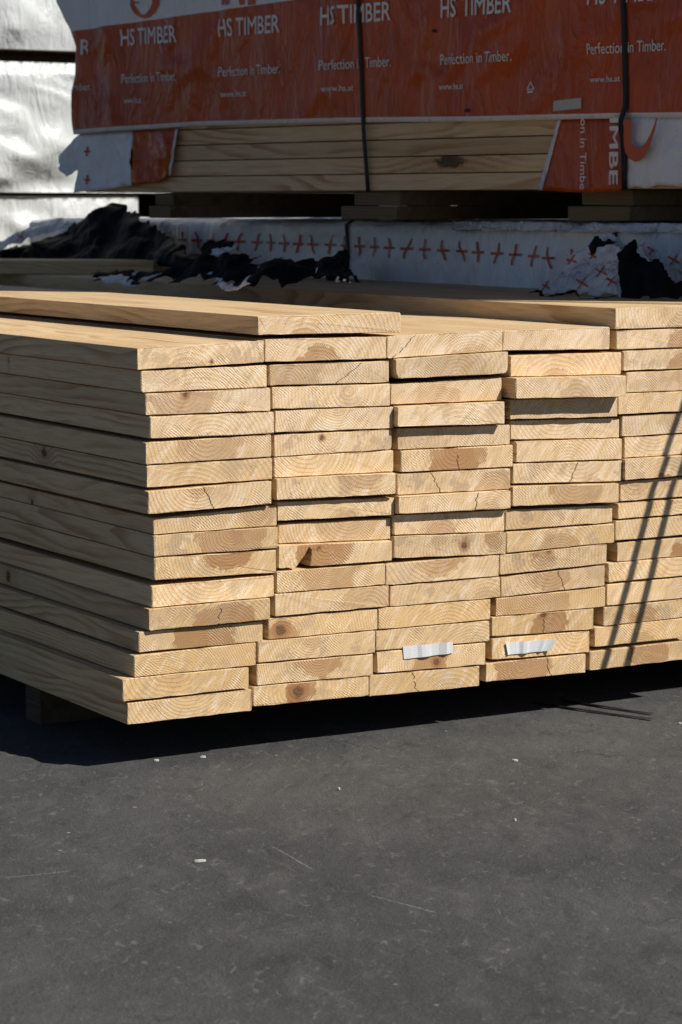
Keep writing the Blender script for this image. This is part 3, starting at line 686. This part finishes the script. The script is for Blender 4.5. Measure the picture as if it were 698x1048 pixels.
s0, z0 = L2(602, 121); s1, z1 = L2(602, 195.5)
print_on(pack, 'lettering', 'on in Timbe', L2(601, 140)[0], z0 - .002, L2(597, 140)[0] - L2(607, 140)[0] if False else abs(L2(600.5, 140)[0] - L2(607, 140)[0]), z0 - z1 - .006, print_white, bold=.004, rot=True, off=flapoff)
print_on(pack, 'lettering', 'IMBE', L2(631, 140)[0], z0 - .004, abs(L2(631, 140)[0] - L2(640, 140)[0]), z0 - z1 - .02, print_white, bold=.022, rot=True, off=flapoff)
def poly_on(parent, name, pts, mat, off, gap=.002, hole=None):
    bm = bmesh.new(); q = [L2(x, y) for x, y in pts]
    vs = [bm.verts.new((-off(s, z) - gap, s, z)) for s, z in q]
    f = bm.faces.new(vs); bmesh.ops.triangulate(bm, faces=[f])
    bmesh.ops.subdivide_edges(bm, edges=[e for e in bm.edges if e.calc_length() > .04], cuts=2, use_grid_fill=True)
    for v in bm.verts: v.co.x = -off(v.co.y, v.co.z) - gap
    return obj(name, bm, mat, parent)
# red ring of the emblem on the right flap
def ring_band(parent, pts_o, pts_i, mat, off, gap=.002):
    bm = bmesh.new(); a = [L2(*p) for p in pts_o]; b = [L2(*p) for p in pts_i]
    va = [bm.verts.new((-off(s, z) - gap, s, z)) for s, z in a]; vb = [bm.verts.new((-off(s, z) - gap, s, z)) for s, z in b]
    for i in range(len(a) - 1): bm.faces.new((va[i], va[i + 1], vb[i + 1], vb[i]))
    return obj('emblem', bm, mat, parent)
ring_band(pack, [(645, 122), (645, 145), (646.5, 156), (651, 163), (657, 166), (663, 164), (669, 156), (674, 144), (678, 130), (679.5, 121)],
          [(653.5, 122), (653, 138), (653, 145), (655, 149), (658, 151), (662, 151), (667, 147), (672, 138), (676, 128), (678, 121)], print_orange, flapoff)
ring_band(film, [(135, -6), (136.5, 6), (139, 13), (144, 17.5), (150, 19), (156, 17.5), (161, 12), (164.5, 5), (165, -6)],
          [(139, -6), (140, 3), (142.5, 9), (145, 13.5), (148, 15.5), (152, 14), (155.5, 9), (158, 3), (158.5, -6)], print_orange, foff, .002)
poly_on(film, 'emblem', ((137, 2), (146, 2.2), (146, 3.6), (137, 3.4)), print_orange, foff, .0026)
for a_, b_ in ((226, 231), (233, 237), (245, 251), (254, 262)):
    poly_on(film, 'lettering', ((a_, -8), (b_, -8), (b_, 4.5), (a_ + (0 if a_ != 245 else 1.5), 5.5)), print_orange, foff, .002)
poly_on(film, 'tape_patch', ((568, 103.5), (596, 100), (596, 111), (568, 114)), grey_tape, foff, .003)
tri = [(539.5, 92), (543, 84), (547, 91)]
for i in range(3):
    (x1, y1), (x2, y2) = tri[i], tri[(i + 1) % 3]; dx, dy = x2 - x1, y2 - y1; l = math.hypot(dx, dy); ox, oy = -dy / l * .55, dx / l * .55
    poly_on(film, 'recycling_mark', ((x1 - ox, y1 - oy), (x2 - ox, y2 - oy), (x2 + ox, y2 + oy), (x1 + ox, y1 + oy)), print_white, foff, .0022)
poly_on(film, 'recycling_mark', ((540, 93.6), (546.5, 92.8), (546.5, 94.6), (540, 95.4)), print_white, foff, .0022)
for cxp, cyp, rr in ((445, 31.5, 2.6), (477, 13, 1.8), (480, 113, 3.0)):
    poly_on(film, 'tear_hole', [(cxp + rr * (1.3 if i % 2 else .8) * math.cos(i * .9), cyp + rr * .7 * math.sin(i * .9)) for i in range(7)], strap_mat, foff, .0018)
# loose strap ends hanging off the near end of the pack (they draw the two lines on the right column)
LS = Vector((.7, -1.0, 1.2))
def strap_shadow(pts, t, seed):
    path = []
    for x, y in pts: path.append(onY(x, y, -.003) + LS * t)
    top = pack.matrix_world if False else None
    loc = [Matrix.Rotation(-ANG, 4, 'Z') @ (p - Vector((PO.x, PO.y, PB))) for p in path]
    loc = [Vector((.04, .02, PT + .012)), Vector((.0, -.06, PT + .02))] + loc
    # smooth the chain a little
    out = [loc[0]]
    for a, b in zip(loc, loc[1:]): out += [a.lerp(b, .5), b]
    ribbon(out, (math.cos(R(30)), math.sin(R(30)), 0), .019, .0012, 'loose_strip', strap_mat, pack)
strap_shadow([(716, 330), (706, 385), (698, 417), (669, 502), (641, 606), (617.4, 686), (612, 705)], .52, 1)
strap_shadow([(738, 330), (727, 380), (717, 417), (687.7, 502), (664, 600), (641, 684), (636, 705)], .50, 2)

# ------------------------------------------------------------------ white pack with red crosses under it
WX = 1.64; WT = onX(440, 227, WX).z; WY0 = -.25; WY1 = 4.2; WW = 1.25
wp = empty('wrapped_timber_pack', (WX, WY0, .10)); tag(wp, 'low timber pack in white film with a row of red crosses, beneath the orange pack', 'timber pack')
WH = WT - .10
def woff(y, z):
    return .014 + .016 * fbm(y * 2.1 + z * 2.5, z * 4.0 - y * .8, 41., 2) + .012 * fbm(y * 3.2, z * 3.0, 31.) + .010 * abs(fbm(y * 7 + z * 5, z * 9, 12.)) + .006 * fbm(y * 14, z * 4, 7.)
bm = bmesh.new(); prof = []
NY = 150
for i in range(NY + 1):
    yy = (WY1 - WY0) * i / NY; row = []
    for j in range(40):
        z = .02 + (WH - .04) * j / 39; row.append((-woff(yy, z), z))
    for k in range(1, 6):
        a = k / 5 * math.pi / 2; row.append((-woff(yy, WH - .02) * (1 - k / 5) + .02 - .02 * math.cos(a), WH - .02 + .02 * math.sin(a) + .006 * fbm(yy * 6, k * .4, 3.)))
    for k in range(1, 14): row.append((.02 + (WW - .02) * k / 13, WH + .006 * fbm(yy * 4, k * .5, 17.) ))
    prof.append([bm.verts.new((x, yy, z)) for x, z in row])
for a, b in zip(prof, prof[1:]):
    for j in range(len(a) - 1): bm.faces.new((a[j], b[j], b[j + 1], a[j + 1])).smooth = True
sheet(bm, (0, -.004, 0), (WW, 0, 0), (0, 0, WH), 14, 8, .006, 6., (0, -1, 0))
bmesh.ops.recalc_face_normals(bm, faces=bm.faces[:])
wf = obj('wrapping_film', bm, film_white, wp)
bm = bmesh.new(); box(bm, (.012, .012, 0), (WW, WY1 - WY0 - .02, WH - .012), .004); o = obj('board_block', bm, wood, wp); woodprops(o)
# crosses
xs = [172, 187, 202.5, 217.5, 231.5, 245, 259.5, 274, 288, 302.5, 316.5, 331.5, 347.5, 363.5, 380, 397.5, 416, 434, 452, 470, 488, 506, 524, 544, 562, 584]
ysp = [245, 245.5, 246, 246.5, 247, 247.2, 247.8, 248.3, 249, 249.6, 250, 250.5, 251.2, 252, 252.6, 253.6, 254.4, 255.2, 256.2, 257, 258, 259.3, 260.5, 262, 264, 266]
for i, (px_, py_) in enumerate(zip(xs, ysp)):
    hh = 8.2 + i * .12; hw_ = 4.5 + i * .07; tl_ = random.uniform(-2.2, 2.2)
    bm = bmesh.new()
    def P3(x, y):
        p = onX(x, y, WX - .02); yy = p.y - WY0; zz = p.z - .10
        return bm.verts.new((-woff(yy, zz) - .003, yy, zz))
    bm.faces.new([P3(px_ - hw_, py_ - 1.4), P3(px_ - 1, py_ - 1.0), P3(px_ - 1, py_ + 1.5), P3(px_ - hw_, py_ + 1.3)])
    bm.faces.new([P3(px_ - 1, py_ - 1.0), P3(px_ + hw_, py_ - 1.2), P3(px_ + hw_, py_ + 1.4), P3(px_ - 1, py_ + 1.5)])
    prev = None
    for k in range(5):
        t = k / 4 * 2 - 1; xx = px_ + tl_ * t + .9 * math.sin(t * 2.5 + i); yy_ = py_ + hh * t
        cur = (P3(xx - .9, yy_), P3(xx + .9, yy_))
        if prev: bm.faces.new((prev[0], prev[1], cur[1], cur[0]))
        prev = cur
    obj('printed_cross', bm, print_red, wf)
# straps of the white pack
for px_ in (357, 632):
    path = []
    yy = onX(px_, 250, WX).y - WY0
    for j in range(13):
        z = .05 + (WH - .06) * j / 12; path.append((-woff(yy, z) - .004, yy + .012 * math.sin(j * .9), z))
    path += [(.03, yy, WH + .012), (WW, yy, WH + .012)]
    ribbon(path, (0, 1, 0), .016, .0012, 'strap', strap_mat, wp)
# a film flap lifting along the white pack's upper edge
bm = bmesh.new(); gr = []
for i in range(40):
    row = []
    for j in range(5):
        yy = onX(470 - i * .3, 225, WX).y - WY0 - i * .028; row.append(bm.verts.new((-.02 - .03 * j / 4 * abs(fbm(i * .2, j * .3, 4.)) * 2, yy, WH + .004 - .022 * (j / 4) - .010 * abs(fbm(i * .33, j * .2, 8.)))))
    gr.append(row)
for a, b in zip(gr, gr[1:]):
    for j in range(4): bm.faces.new((a[j], b[j], b[j + 1], a[j + 1])).smooth = True
obj('film_flap', bm, torn_white, wp).modifiers.new('t', 'SOLIDIFY').thickness = .001
# bearers of the white pack and between the two packs
for k, vy in enumerate((.3, 1.9, 3.5)):
    bm = bmesh.new(); box(bm, (0, 0, 0), (WW, .09, .1), .003, .001); o = obj('timber_bearer', bm, wood); o.location = (WX, vy, .0005)
    tag(o, 'timber bearer on the ground under the white wrapped pack, hidden from view', 'bearer', 'bearers on the ground'); woodprops(o, tone=.8)
gapz = PB - WT - .008
def mid_bearer(x0, x1, labs, dxs=.0):
    s0 = face(x0, 205, 0)[0]; s1 = face(x1, 205, 0)[0]; w = abs(s0 - s1); sm_ = (s0 + s1) / 2
    for lev in (0, 1):
        bm = bmesh.new(); ww = w if lev == 0 else w * .82
        box(bm, (0.0, -ww / 2, 0), (1.2, ww / 2, gapz / 2 - .001), .002, .001)
        o = obj('timber_bearer', bm, wood); p = PO + pd * (sm_ - (0 if lev == 0 else w * .09)) - pn * (.015 + .012 * lev)
        o.location = (p.x, p.y, WT + .007 + lev * (gapz / 2)); o.rotation_euler = (0, 0, ANG)
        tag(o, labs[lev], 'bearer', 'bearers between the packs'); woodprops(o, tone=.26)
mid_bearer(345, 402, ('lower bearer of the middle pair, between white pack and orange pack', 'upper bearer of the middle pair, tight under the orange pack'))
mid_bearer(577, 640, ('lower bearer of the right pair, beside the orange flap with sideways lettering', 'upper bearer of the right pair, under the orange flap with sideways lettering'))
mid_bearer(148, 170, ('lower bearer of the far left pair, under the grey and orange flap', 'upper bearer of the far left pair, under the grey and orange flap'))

# ------------------------------------------------------------------ generic wrapped pack (lit white packs behind, packs out of the frame)
def wrapped(loc, rz, W_, L_, H_, label, seed, mat, group=None, amp=.03):
    e = empty('wrapped_timber_pack', loc, rz); tag(e, label, 'timber pack', group)
    bm = bmesh.new(); 
    def wsheet(o, a, b, n, na, nb, edge=True):
        o, a, b, n = map(Vector, (o, a, b, n)); gr = []
        for i in range(na + 1):
            row = []
            for j in range(nb + 1):
                q = o + a * (i / na) + b * (j / nb)
                f = min(i, na - i, j, nb - j) / 4.; f = min(1., f)
                q1 = q * 2.2 + Vector((seed, 0, 0))
                wx_ = .6 * fbm(q1.x * .7, q1.y, q1.z * .7 + 9., 2)
                uf, vf = q1.x * .9 - q1.z * .42, q1.x * .42 + q1.z * .9
                d = 1.6 * max(0, .22 - abs(fbm(uf * .28 + seed, 2., vf * 1.3 + .4 * wx_, 2))) + .9 * fbm(q1.x * .5 + wx_, q1.y, q1.z * .8 - q1.x * .2, 3) + .8 * (.2 - abs(fbm(q1.x * .3 + q1.z * .9 + wx_, q1.y + 4, q1.z * 1.1 + q1.x * .6, 3)))
                row.append(bm.verts.new(q + n * amp * d * f))
            gr.append(row)
        for i in range(na):
            for j in range(nb): bm.faces.new((gr[i][j], gr[i + 1][j], gr[i + 1][j + 1], gr[i][j + 1])).smooth = True
    wsheet((0, 0, 0), (W_, 0, 0), (0, 0, H_), (0, -1, 0), 60, 44)
    wsheet((0, L_, 0), (0, -L_, 0), (0, 0, H_), (-1, 0, 0), 60, 20)
    wsheet((W_, 0, 0), (0, L_, 0), (0, 0, H_), (1, 0, 0), 60, 20)
    wsheet((0, 0, H_), (W_, 0, 0), (0, L_, 0), (0, 0, 1), 20, 40)
    wsheet((W_, L_, 0), (-W_, 0, 0), (0, 0, H_), (0, 1, 0), 20, 10)
    bmesh.ops.remove_doubles(bm, verts=bm.verts[:], dist=.0005)
    bmesh.ops.recalc_face_normals(bm, faces=bm.faces[:])
    obj('wrapping_film', bm, mat, e)
    bm = bmesh.new(); box(bm, (.07, .07, .0), (W_ - .07, L_ - .07, H_ - .07), .004); o = obj('board_block', bm, wood, e); woodprops(o)
    for s in (.3, .7):
        ribbon([(-.012 - amp * .3, L_ * s, .0), (-.012 - amp * .3, L_ * s, H_ + .012), (W_ + .012, L_ * s, H_ + .012), (W_ + .012 + amp * .3, L_ * s, 0)], (0, 1, 0), .018, .0012, 'strap', strap_mat, e)
    return e
# three sunlit packs at the back left, front ends facing the camera
VB = 4.75
zs = [onY(40, y, VB).z for y in (-60, 51, 63.5, 197, 200.5)]
x_r = onY(146, 210, VB).x
for k, (z0, z1, lab, xr) in enumerate(((zs[1], zs[1] + .85, 'topmost sunlit white wrapped pack at the back left', x_r + .3), (zs[3], zs[2], 'middle sunlit white wrapped pack at the back left, between two dark gaps', x_r + .25), (.10, zs[4], 'lowest sunlit white wrapped pack at the back left, behind the black film', x_r))):
    wrapped((xr - 1.25, VB + .02 * k, z0), 0, 1.25, 3.6, z1 - z0, lab, 3.7 * k + 1, film_far, 'sunlit white packs', .055)
for zz, hh, lab in ((zs[2], zs[1] - zs[2], 'dark bearer in the upper gap between the sunlit white packs'), (zs[4], zs[3] - zs[4], 'thin dark batten in the lower gap between the sunlit white packs')):
    for vy in (.25, 2.2):
        bm = bmesh.new(); box(bm, (0, 0, 0), (1.2, .1, hh - .004), .001)
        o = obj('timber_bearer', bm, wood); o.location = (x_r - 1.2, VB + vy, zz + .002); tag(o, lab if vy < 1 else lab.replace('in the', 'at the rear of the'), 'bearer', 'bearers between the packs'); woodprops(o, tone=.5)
for vy in (.3, 2.6):
    bm = bmesh.new(); box(bm, (0, 0, 0), (1.2, .1, .098), .002); o = obj('timber_bearer', bm, wood); o.location = (x_r - 1.2, VB + vy, .0005)
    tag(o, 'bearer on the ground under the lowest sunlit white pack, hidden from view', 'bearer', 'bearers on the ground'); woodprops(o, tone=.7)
# packs standing behind the orange one and on top of it (out of the frame, they shade the yard)
wrapped((3.35, -.2, .0), 0, 1.25, 4.6, 2.6, 'tall black pack added unseen behind the orange pack as a light blocker', 21., black_film)  # added, unseen: keeps sun and sky out of the gap between the packs
wrapped((x_r + .06, VB + .35, .0), 0, 1.25, 3.0, 1.2, 'black pack added beside the lowest sunlit white pack to darken the gap', 25., black_film)  # added dark block: shuts off the bright sky seen past the bearers
up = Vector((PO.x, PO.y, PB + PT + .09))
wrapped(up, ANG, PW, LP, 1.35, 'white wrapped pack stacked on the orange pack, above the picture', 31., film_far, None, .02)
for s in (.3, 1.5, 2.9):
    bm = bmesh.new(); box(bm, (.02, -.045, 0), (PW - .02, .045, .074), .002); o = obj('timber_bearer', bm, wood); p = PO + pd * s; o.location = (p.x, p.y, PB + PT + .015); o.rotation_euler = (0, 0, ANG)
    tag(o, 'bearer on top of the orange pack, above the picture', 'bearer', 'bearers between the packs'); woodprops(o)

# ------------------------------------------------------------------ torn film on top of the stack
def inside(p, poly):
    x, y = p; c = False; j = len(poly) - 1
    for i in range(len(poly)):
        xi, yi = poly[i]; xj, yj = poly[j]
        if (yi > y) != (yj > y) and x < (xj - xi) * (y - yi) / (yj - yi) + xi: c = not c
        j = i
    return c
def edge_d(p, poly):
    m = 1e9; P2 = Vector(p)
    for a, b in zip(poly, poly[1:] + poly[:1]):
        a, b = Vector(a), Vector(b); t = max(0, min(1, (P2 - a).dot(b - a) / max(1e-9, (b - a).length_squared))); m = min(m, (P2 - a.lerp(b, t)).length)
    return m
def crease(a, b, c):
    d, _ = mnoise.voronoi(Vector((a, b, c))); return d[1] - d[0]
def crumple(name, pts, X0, tilt, mats, seed, step=.009, amp=.05, bulge=.04, rag=.35, floor=None, white=None, parent=None):
    """crumpled torn film: its outline lies in a plane that leans back by tilt degrees; the sheet is creased with real depth"""
    if X0 is None:
        lo_ = max(pts, key=lambda q: q[1]); X0 = onZ(lo_[0], lo_[1], floor + .004).x
    zb_ = floor if floor is not None else min(onX(x, y, X0).z for x, y in pts)
    n_ = Vector((-math.cos(R(tilt)), 0, math.sin(R(tilt)))); e_ = Vector((math.sin(R(tilt)), 0, math.cos(R(tilt)))); o_ = Vector((X0, 0, zb_))
    poly = []
    for x, y in pts:
        p = plane_pt(x, y, o_, n_); poly.append((p.y, (p - o_).dot(e_)))
    y0 = min(p[0] for p in poly); y1 = max(p[0] for p in poly); t0 = min(p[1] for p in poly); t1 = max(p[1] for p in poly)
    bm = bmesh.new(); V = {}
    ny = int((y1 - y0) / step) + 2; nz = int((t1 - t0) / step) + 2
    def vert(i, j):
        if (i, j) in V: return V[i, j]
        y = y0 + i * step; t = t0 + j * step
        d = edge_d((y, t), poly); b = min(1, d / .05)
        wy = y + .06 * fbm(y * 5, t * 5, seed, 2); wt = t + .06 * fbm(y * 5, t * 5, seed + 8., 2)
        h = fbm(y * 3.5 + seed, t * 4.5, seed, 2)
        cr_ = crease(wy * 4.5 + wt * 3 + seed, wt * 8, seed) ; c2 = crease(wy * 12 - wt * 5 + seed, wt * 20, seed + 3.)
        dn = bulge * (.35 + .65 * b) * (.6 + .7 * h) + amp * (.25 + .75 * b) * (cr_ - .25) + amp * .22 * (c2 - .25)
        q = o_ + Vector((0, y, 0)) + e_ * t + n_ * dn
        V[i, j] = bm.verts.new(q); return V[i, j]
    for i in range(ny):
        for j in range(nz):
            cy, ct = y0 + (i + .5) * step, t0 + (j + .5) * step
            jx = rag * .06 * fbm(cy * 11, ct * 11, seed + 9., 4); jz = rag * .05 * fbm(cy * 11, ct * 14, seed + 7., 4)
            if inside((cy + jx, ct + jz), poly):
                f = bm.faces.new((vert(i, j), vert(i + 1, j), vert(i + 1, j + 1), vert(i, j + 1))); f.smooth = True
                if white and fbm(cy * 8, ct * 12, seed + 3.) > white: f.material_index = 1
    bd = [v for v in bm.verts if v.is_boundary]
    for _ in range(3): bmesh.ops.smooth_vert(bm, verts=bd, factor=.5, use_axis_x=True, use_axis_y=True, use_axis_z=True)
    if floor is not None:
        for v in bm.verts: v.co.z = max(v.co.z, floor + .003)
    bmesh.ops.recalc_face_normals(bm, faces=bm.faces[:])
    o = obj(name, bm, mats, parent); mm = o.modifiers.new('t', 'SOLIDIFY'); mm.thickness = .0012; mm.offset = 0
    return o
R1 = crumple('torn_film', [(-25, 262), (0, 258), (40, 249), (70, 238), (88, 224), (105, 213), (128, 213), (146, 219), (158, 230), (172, 240), (185, 252), (205, 262), (235, 272), (215, 282), (150, 274), (60, 272), (30, 277), (0, 280), (-25, 283)],
             1.40, 35., [black_film], 2.0, bulge=.05, amp=.045, rag=.4, floor=Z0)
tag(R1, 'large heap of torn black film draped over the back left of the board stack', 'torn film', 'torn wrapping film')
R1b = crumple('torn_film', [(-25, 256), (0, 246), (30, 235), (60, 222.5), (75, 226), (60, 236), (30, 246), (0, 258), (-25, 270)], 1.30, 35., [torn_white], 6.0, bulge=.02, amp=.02, floor=Z0)
tag(R1b, 'strip of white film with a red cross at the left picture edge', 'torn film', 'torn wrapping film')
def cross_on(o, X, x, y, s, w=1.0):
    bm = bmesh.new(); me = o.data
    for (ax, ay, bx, by) in ((-1, -.55, 1, .55), (.7, -1, -.7, 1)):
        for k in range(4):
            qs = []
            for t, sgn in ((k / 4, -1), ((k + 1) / 4, -1), ((k + 1) / 4, 1), (k / 4, 1)):
                xx = x + s * (ax + (bx - ax) * t) - sgn * w * .8 * (1 if abs(ay) > .8 else .2); yy = y + s * (ay + (by - ay) * t) + sgn * w * (1 if abs(ay) < .8 else .2)
                d = ray(xx, yy)
                hit, loc, nrm, idx = o.ray_cast(CAM, d.normalized())
                qs.append(loc + nrm * (.002 if nrm.dot(d) < 0 else -.002) if hit else None)
            if all(q is not None for q in qs): bm.faces.new([bm.verts.new(q) for q in qs])
    bmesh.ops.remove_doubles(bm, verts=bm.verts[:], dist=.001)
    if len(bm.faces): obj('printed_cross', bm, print_red, o)
    else: bm.free()
R2 = crumple('torn_film', [(90, 282), (118, 277), (165, 277), (195, 270), (208, 254), (226, 244), (236, 248), (246, 260), (262, 270), (285, 265), (300, 272), (318, 266), (338, 264), (350, 270), (366, 287), (352, 291), (320, 290), (285, 294), (262, 298), (240, 297), (215, 288), (170, 289), (130, 292), (95, 288)],
             None, 62., [black_film, torn_white], 11.0, bulge=.03, amp=.06, rag=.8, white=.42, floor=Z0)
tag(R2, 'pointed rag of torn black film lying in the middle of the stack top', 'torn film', 'torn wrapping film')
R2b = crumple('torn_film', [(92, 287), (120, 283), (150, 287), (140, 294), (110, 293)], None, 50., [torn_white, black_film], 14.0, step=.007, bulge=.02, amp=.02, rag=.4, white=.25, floor=Z0)
tag(R2b, 'small flat scrap of white film at the tip of the black rag', 'torn film', 'torn wrapping film')
R2c = crumple('torn_film', [(221, 295), (228, 288), (245, 291), (256, 286), (258, 292), (240, 298), (226, 299)], None, 40., [torn_white], 15.0, step=.005, bulge=.02, amp=.03, rag=.4, floor=Z0)
tag(R2c, 'curled white film scrap at the foot of the pointed black rag', 'torn film', 'torn wrapping film')
R2d = crumple('torn_film', [(335, 290), (330, 270), (345, 262), (356, 256), (362, 268), (372, 284), (378, 292)], 1.50, 20., [black_film], 17.0, bulge=.03, amp=.04, rag=.5, floor=Z0)
tag(R2d, 'small black film rag against the strap of the white pack', 'torn film', 'torn wrapping film')
R3 = crumple('torn_film', [(545, 300), (556, 285), (572, 278), (580, 262), (600, 252), (612, 239), (632, 246), (645, 258), (640, 285), (638, 304), (600, 304), (568, 304)], 1.40, 30., [torn_white], 23.0, bulge=.03, amp=.09, rag=.5, floor=Z0)
tag(R3, 'crumpled white film with red crosses on the stack top at right', 'torn film', 'torn wrapping film')
R4 = crumple('torn_film', [(633, 306), (634, 275), (642, 258), (652, 252), (668, 262), (682, 270), (698, 281), (740, 296), (740, 310), (698, 308)], 1.38, 30., [black_film], 29.0, bulge=.03, amp=.07, rag=.5, floor=Z0)
tag(R4, 'heap of torn black film at the right picture edge', 'torn film', 'torn wrapping film')
R5 = crumple('torn_film', [(608, 240), (628, 241), (650, 247), (680, 252), (740, 256), (740, 300), (698, 284), (672, 272), (655, 256), (640, 252), (632, 258), (612, 246)], 1.50, 15., [torn_white], 33.0, bulge=.03, amp=.05, rag=.3)
tag(R5, 'band of white film sagging behind the black heap at right', 'torn film', 'torn wrapping film')
R6 = crumple('torn_film', [(606, 262), (604, 250), (609, 240), (634, 241), (640, 246), (625, 248), (616, 250), (612, 262)], 1.36, 10., [black_film], 37.0, step=.006, bulge=.02, amp=.02, rag=.3)
tag(R6, 'narrow black film edge folded over the crumpled white film', 'torn film', 'torn wrapping film')
R7 = crumple('torn_film', [(543, 299), (552, 294), (565, 298), (600, 300), (625, 300), (636, 304), (600, 305), (560, 305)], None, 45., [black_film], 41.0, step=.006, bulge=.01, amp=.02, rag=.8, floor=Z0)
tag(R7, 'ragged black fringe under the crumpled white film at right', 'torn film', 'torn wrapping film')
bpy.context.view_layer.update()
cross_on(R1b, 0, 21, 242, 6)
for x, y, s in ((558, 293, 5), (596, 290, 6), (585, 266, 5), (615, 278, 6), (607, 262, 4), (626, 288, 5)): cross_on(R3, 0, x, y, s)
for x, y, s in ((668, 256, 5), (690, 266, 6), (645, 249, 4)): cross_on(R5, 0, x, y, s)
# board lying across the back of the stack top
a = onZ(24, 279, Z0); 
q7 = dict(xl=0, xr=.26, bl=Z0 + .001, br=Z0 + .001, tl=Z0 + .043, tr=Z0 + .043, p=0, op=dict(tone=.95), w=None)
o = put_board(q7, 'dark shaded board lying behind the wide loose board, under the black film', L=.75); o.rotation_euler = (0, 0, R(46)); p = onZ(152, 281.5, Z0); o.location = (p.x + .09, p.y + .06, Z0 + .0225)

# ------------------------------------------------------------------ two thin black strips and litter on the asphalt
def ground_strip(pts, lab):
    P3 = [onZ(x, y, .003) for x, y in pts]; d = (P3[-1] - P3[0]).normalized(); w = d.cross(UP)
    o = ribbon([(p.x, p.y, p.z + .001 * (i % 2)) for i, p in enumerate(P3)], w, .010, .001, 'loose_strip', strap_mat, None)
    tag(o, lab, 'strap', 'thin strips on the asphalt')
ground_strip([(545, 718.5), (585, 725), (630, 731), (667, 736.2)], 'thin black strip on the asphalt by the stack, nearer the camera')
ground_strip([(575, 716.5), (615, 722.8), (640, 726.6), (668, 730.6)], 'thin black strip on the asphalt by the stack, nearer the boards')
g = G('pale_chip'); pale_chip = g.fin((.50, .48, .43), .6, .3)
for i, (x, y, sx, sy, lab) in enumerate(((204, 882, .010, .003, 'small pale wood splinter lying alone on the asphalt at left'), (527, 779, .0055, .003, 'tiny white chip on the asphalt below the right tag'), (527, 840, .003, .002, 'tiniest white chip on the asphalt in the middle right'), (696, 741, .003, .002, 'white crumb on the asphalt at the right edge'), (347, 808, .002, .004, 'pale crumb on the asphalt in front of the stack middle'), (160, 779, .005, .0018, 'pale splinter on the asphalt beside the shadow edge'), (208, 775.5, .006, .0016, 'thin pale splinter by the shadow edge, right of the other'))):
    bm = bmesh.new(); n = 7
    t = [bm.verts.new((sx * math.cos(k / n * 6.283) * random.uniform(.75, 1.1), sy * math.sin(k / n * 6.283) * random.uniform(.75, 1.1), .003 + random.uniform(0, .001))) for k in range(n)]
    b = [bm.verts.new((v.co.x * 1.05, v.co.y * 1.05, 0)) for v in t]
    bm.faces.new(t)
    for k in range(n): bm.faces.new((t[k], b[k], b[(k + 1) % n], t[(k + 1) % n]))
    bmesh.ops.recalc_face_normals(bm, faces=bm.faces[:])
    o = obj('wood_chip', bm, pale_chip); p = onZ(x, y, .001); o.location = (p.x, p.y, .001); o.rotation_euler = (0, 0, -AZ + random.uniform(-.2, .4)); tag(o, lab, 'wood chip', 'litter on the asphalt')

# ------------------------------------------------------------------ light
sd = LS.normalized(); el = math.asin(sd.z)
w = bpy.data.worlds.new('World'); scn.world = w; w.use_nodes = True; nt = w.node_tree; nt.nodes.clear()
sky = nt.nodes.new('ShaderNodeTexSky'); sky.sky_type = 'NISHITA'; sky.sun_disc = False; sky.sun_elevation = el; sky.sun_rotation = math.atan2(sd.x, sd.y); sky.altitude = 2200; sky.dust_density = .2; sky.air_density = .8
bg = nt.nodes.new('ShaderNodeBackground'); bg.inputs[1].default_value = .05; ow = nt.nodes.new('ShaderNodeOutputWorld')
nt.links.new(sky.outputs[0], bg.inputs[0]); nt.links.new(bg.outputs[0], ow.inputs[0])
sl = bpy.data.lights.new('sun', 'SUN'); sl.energy = 5.0; sl.angle = R(.53); sl.color = (1.0, .95, .87)
so_ = bpy.data.objects.new('sun', sl); col.objects.link(so_); so_.rotation_euler = (-sd).to_track_quat('-Z', 'Y').to_euler(); so_.location = (6, -9, 10)
vs_ = scn.view_settings; vs_.view_transform = 'Standard'; vs_.look = 'None'; vs_.gamma = 1; vs_.use_curve_mapping = False; vs_.exposure = .18
scn.cycles.max_bounces = 6; scn.cycles.use_denoising = True
# two small red marks on the grey film flap at the far end
fl = [o for o in pack.children if o.name.startswith('film_flap')][0]
bpy.context.view_layer.update()
def cross_on_child(o, x, y, s):
    mi = o.matrix_world.inverted(); org = mi @ CAM
    for (ax, ay, bx, by) in ((-1, 0, 1, 0), (.15, -1.5, -.15, 1.5)):
        bm = bmesh.new(); prev = None
        for k in range(5):
            t = k / 4; xx = x + s * (ax + (bx - ax) * t); yy = y + s * (ay + (by - ay) * t); row = []
            for sg in (-1, 1):
                d = (mi.to_3x3() @ ray(xx + (sg * .9 if ay else 0), yy + (0 if ay else sg * .9))).normalized()
                hit, loc, nrm, _ = o.ray_cast(org, d)
                if hit: row.append(bm.verts.new(loc - d * .003))
            if len(row) == 2:
                if prev: bm.faces.new((prev[0], prev[1], row[1], row[0]))
                prev = row
        if len(bm.faces): obj('printed_cross', bm, print_red, o)
        else: bm.free()
for y_ in (155, 184): cross_on_child(fl, 89, y_, 3.2)
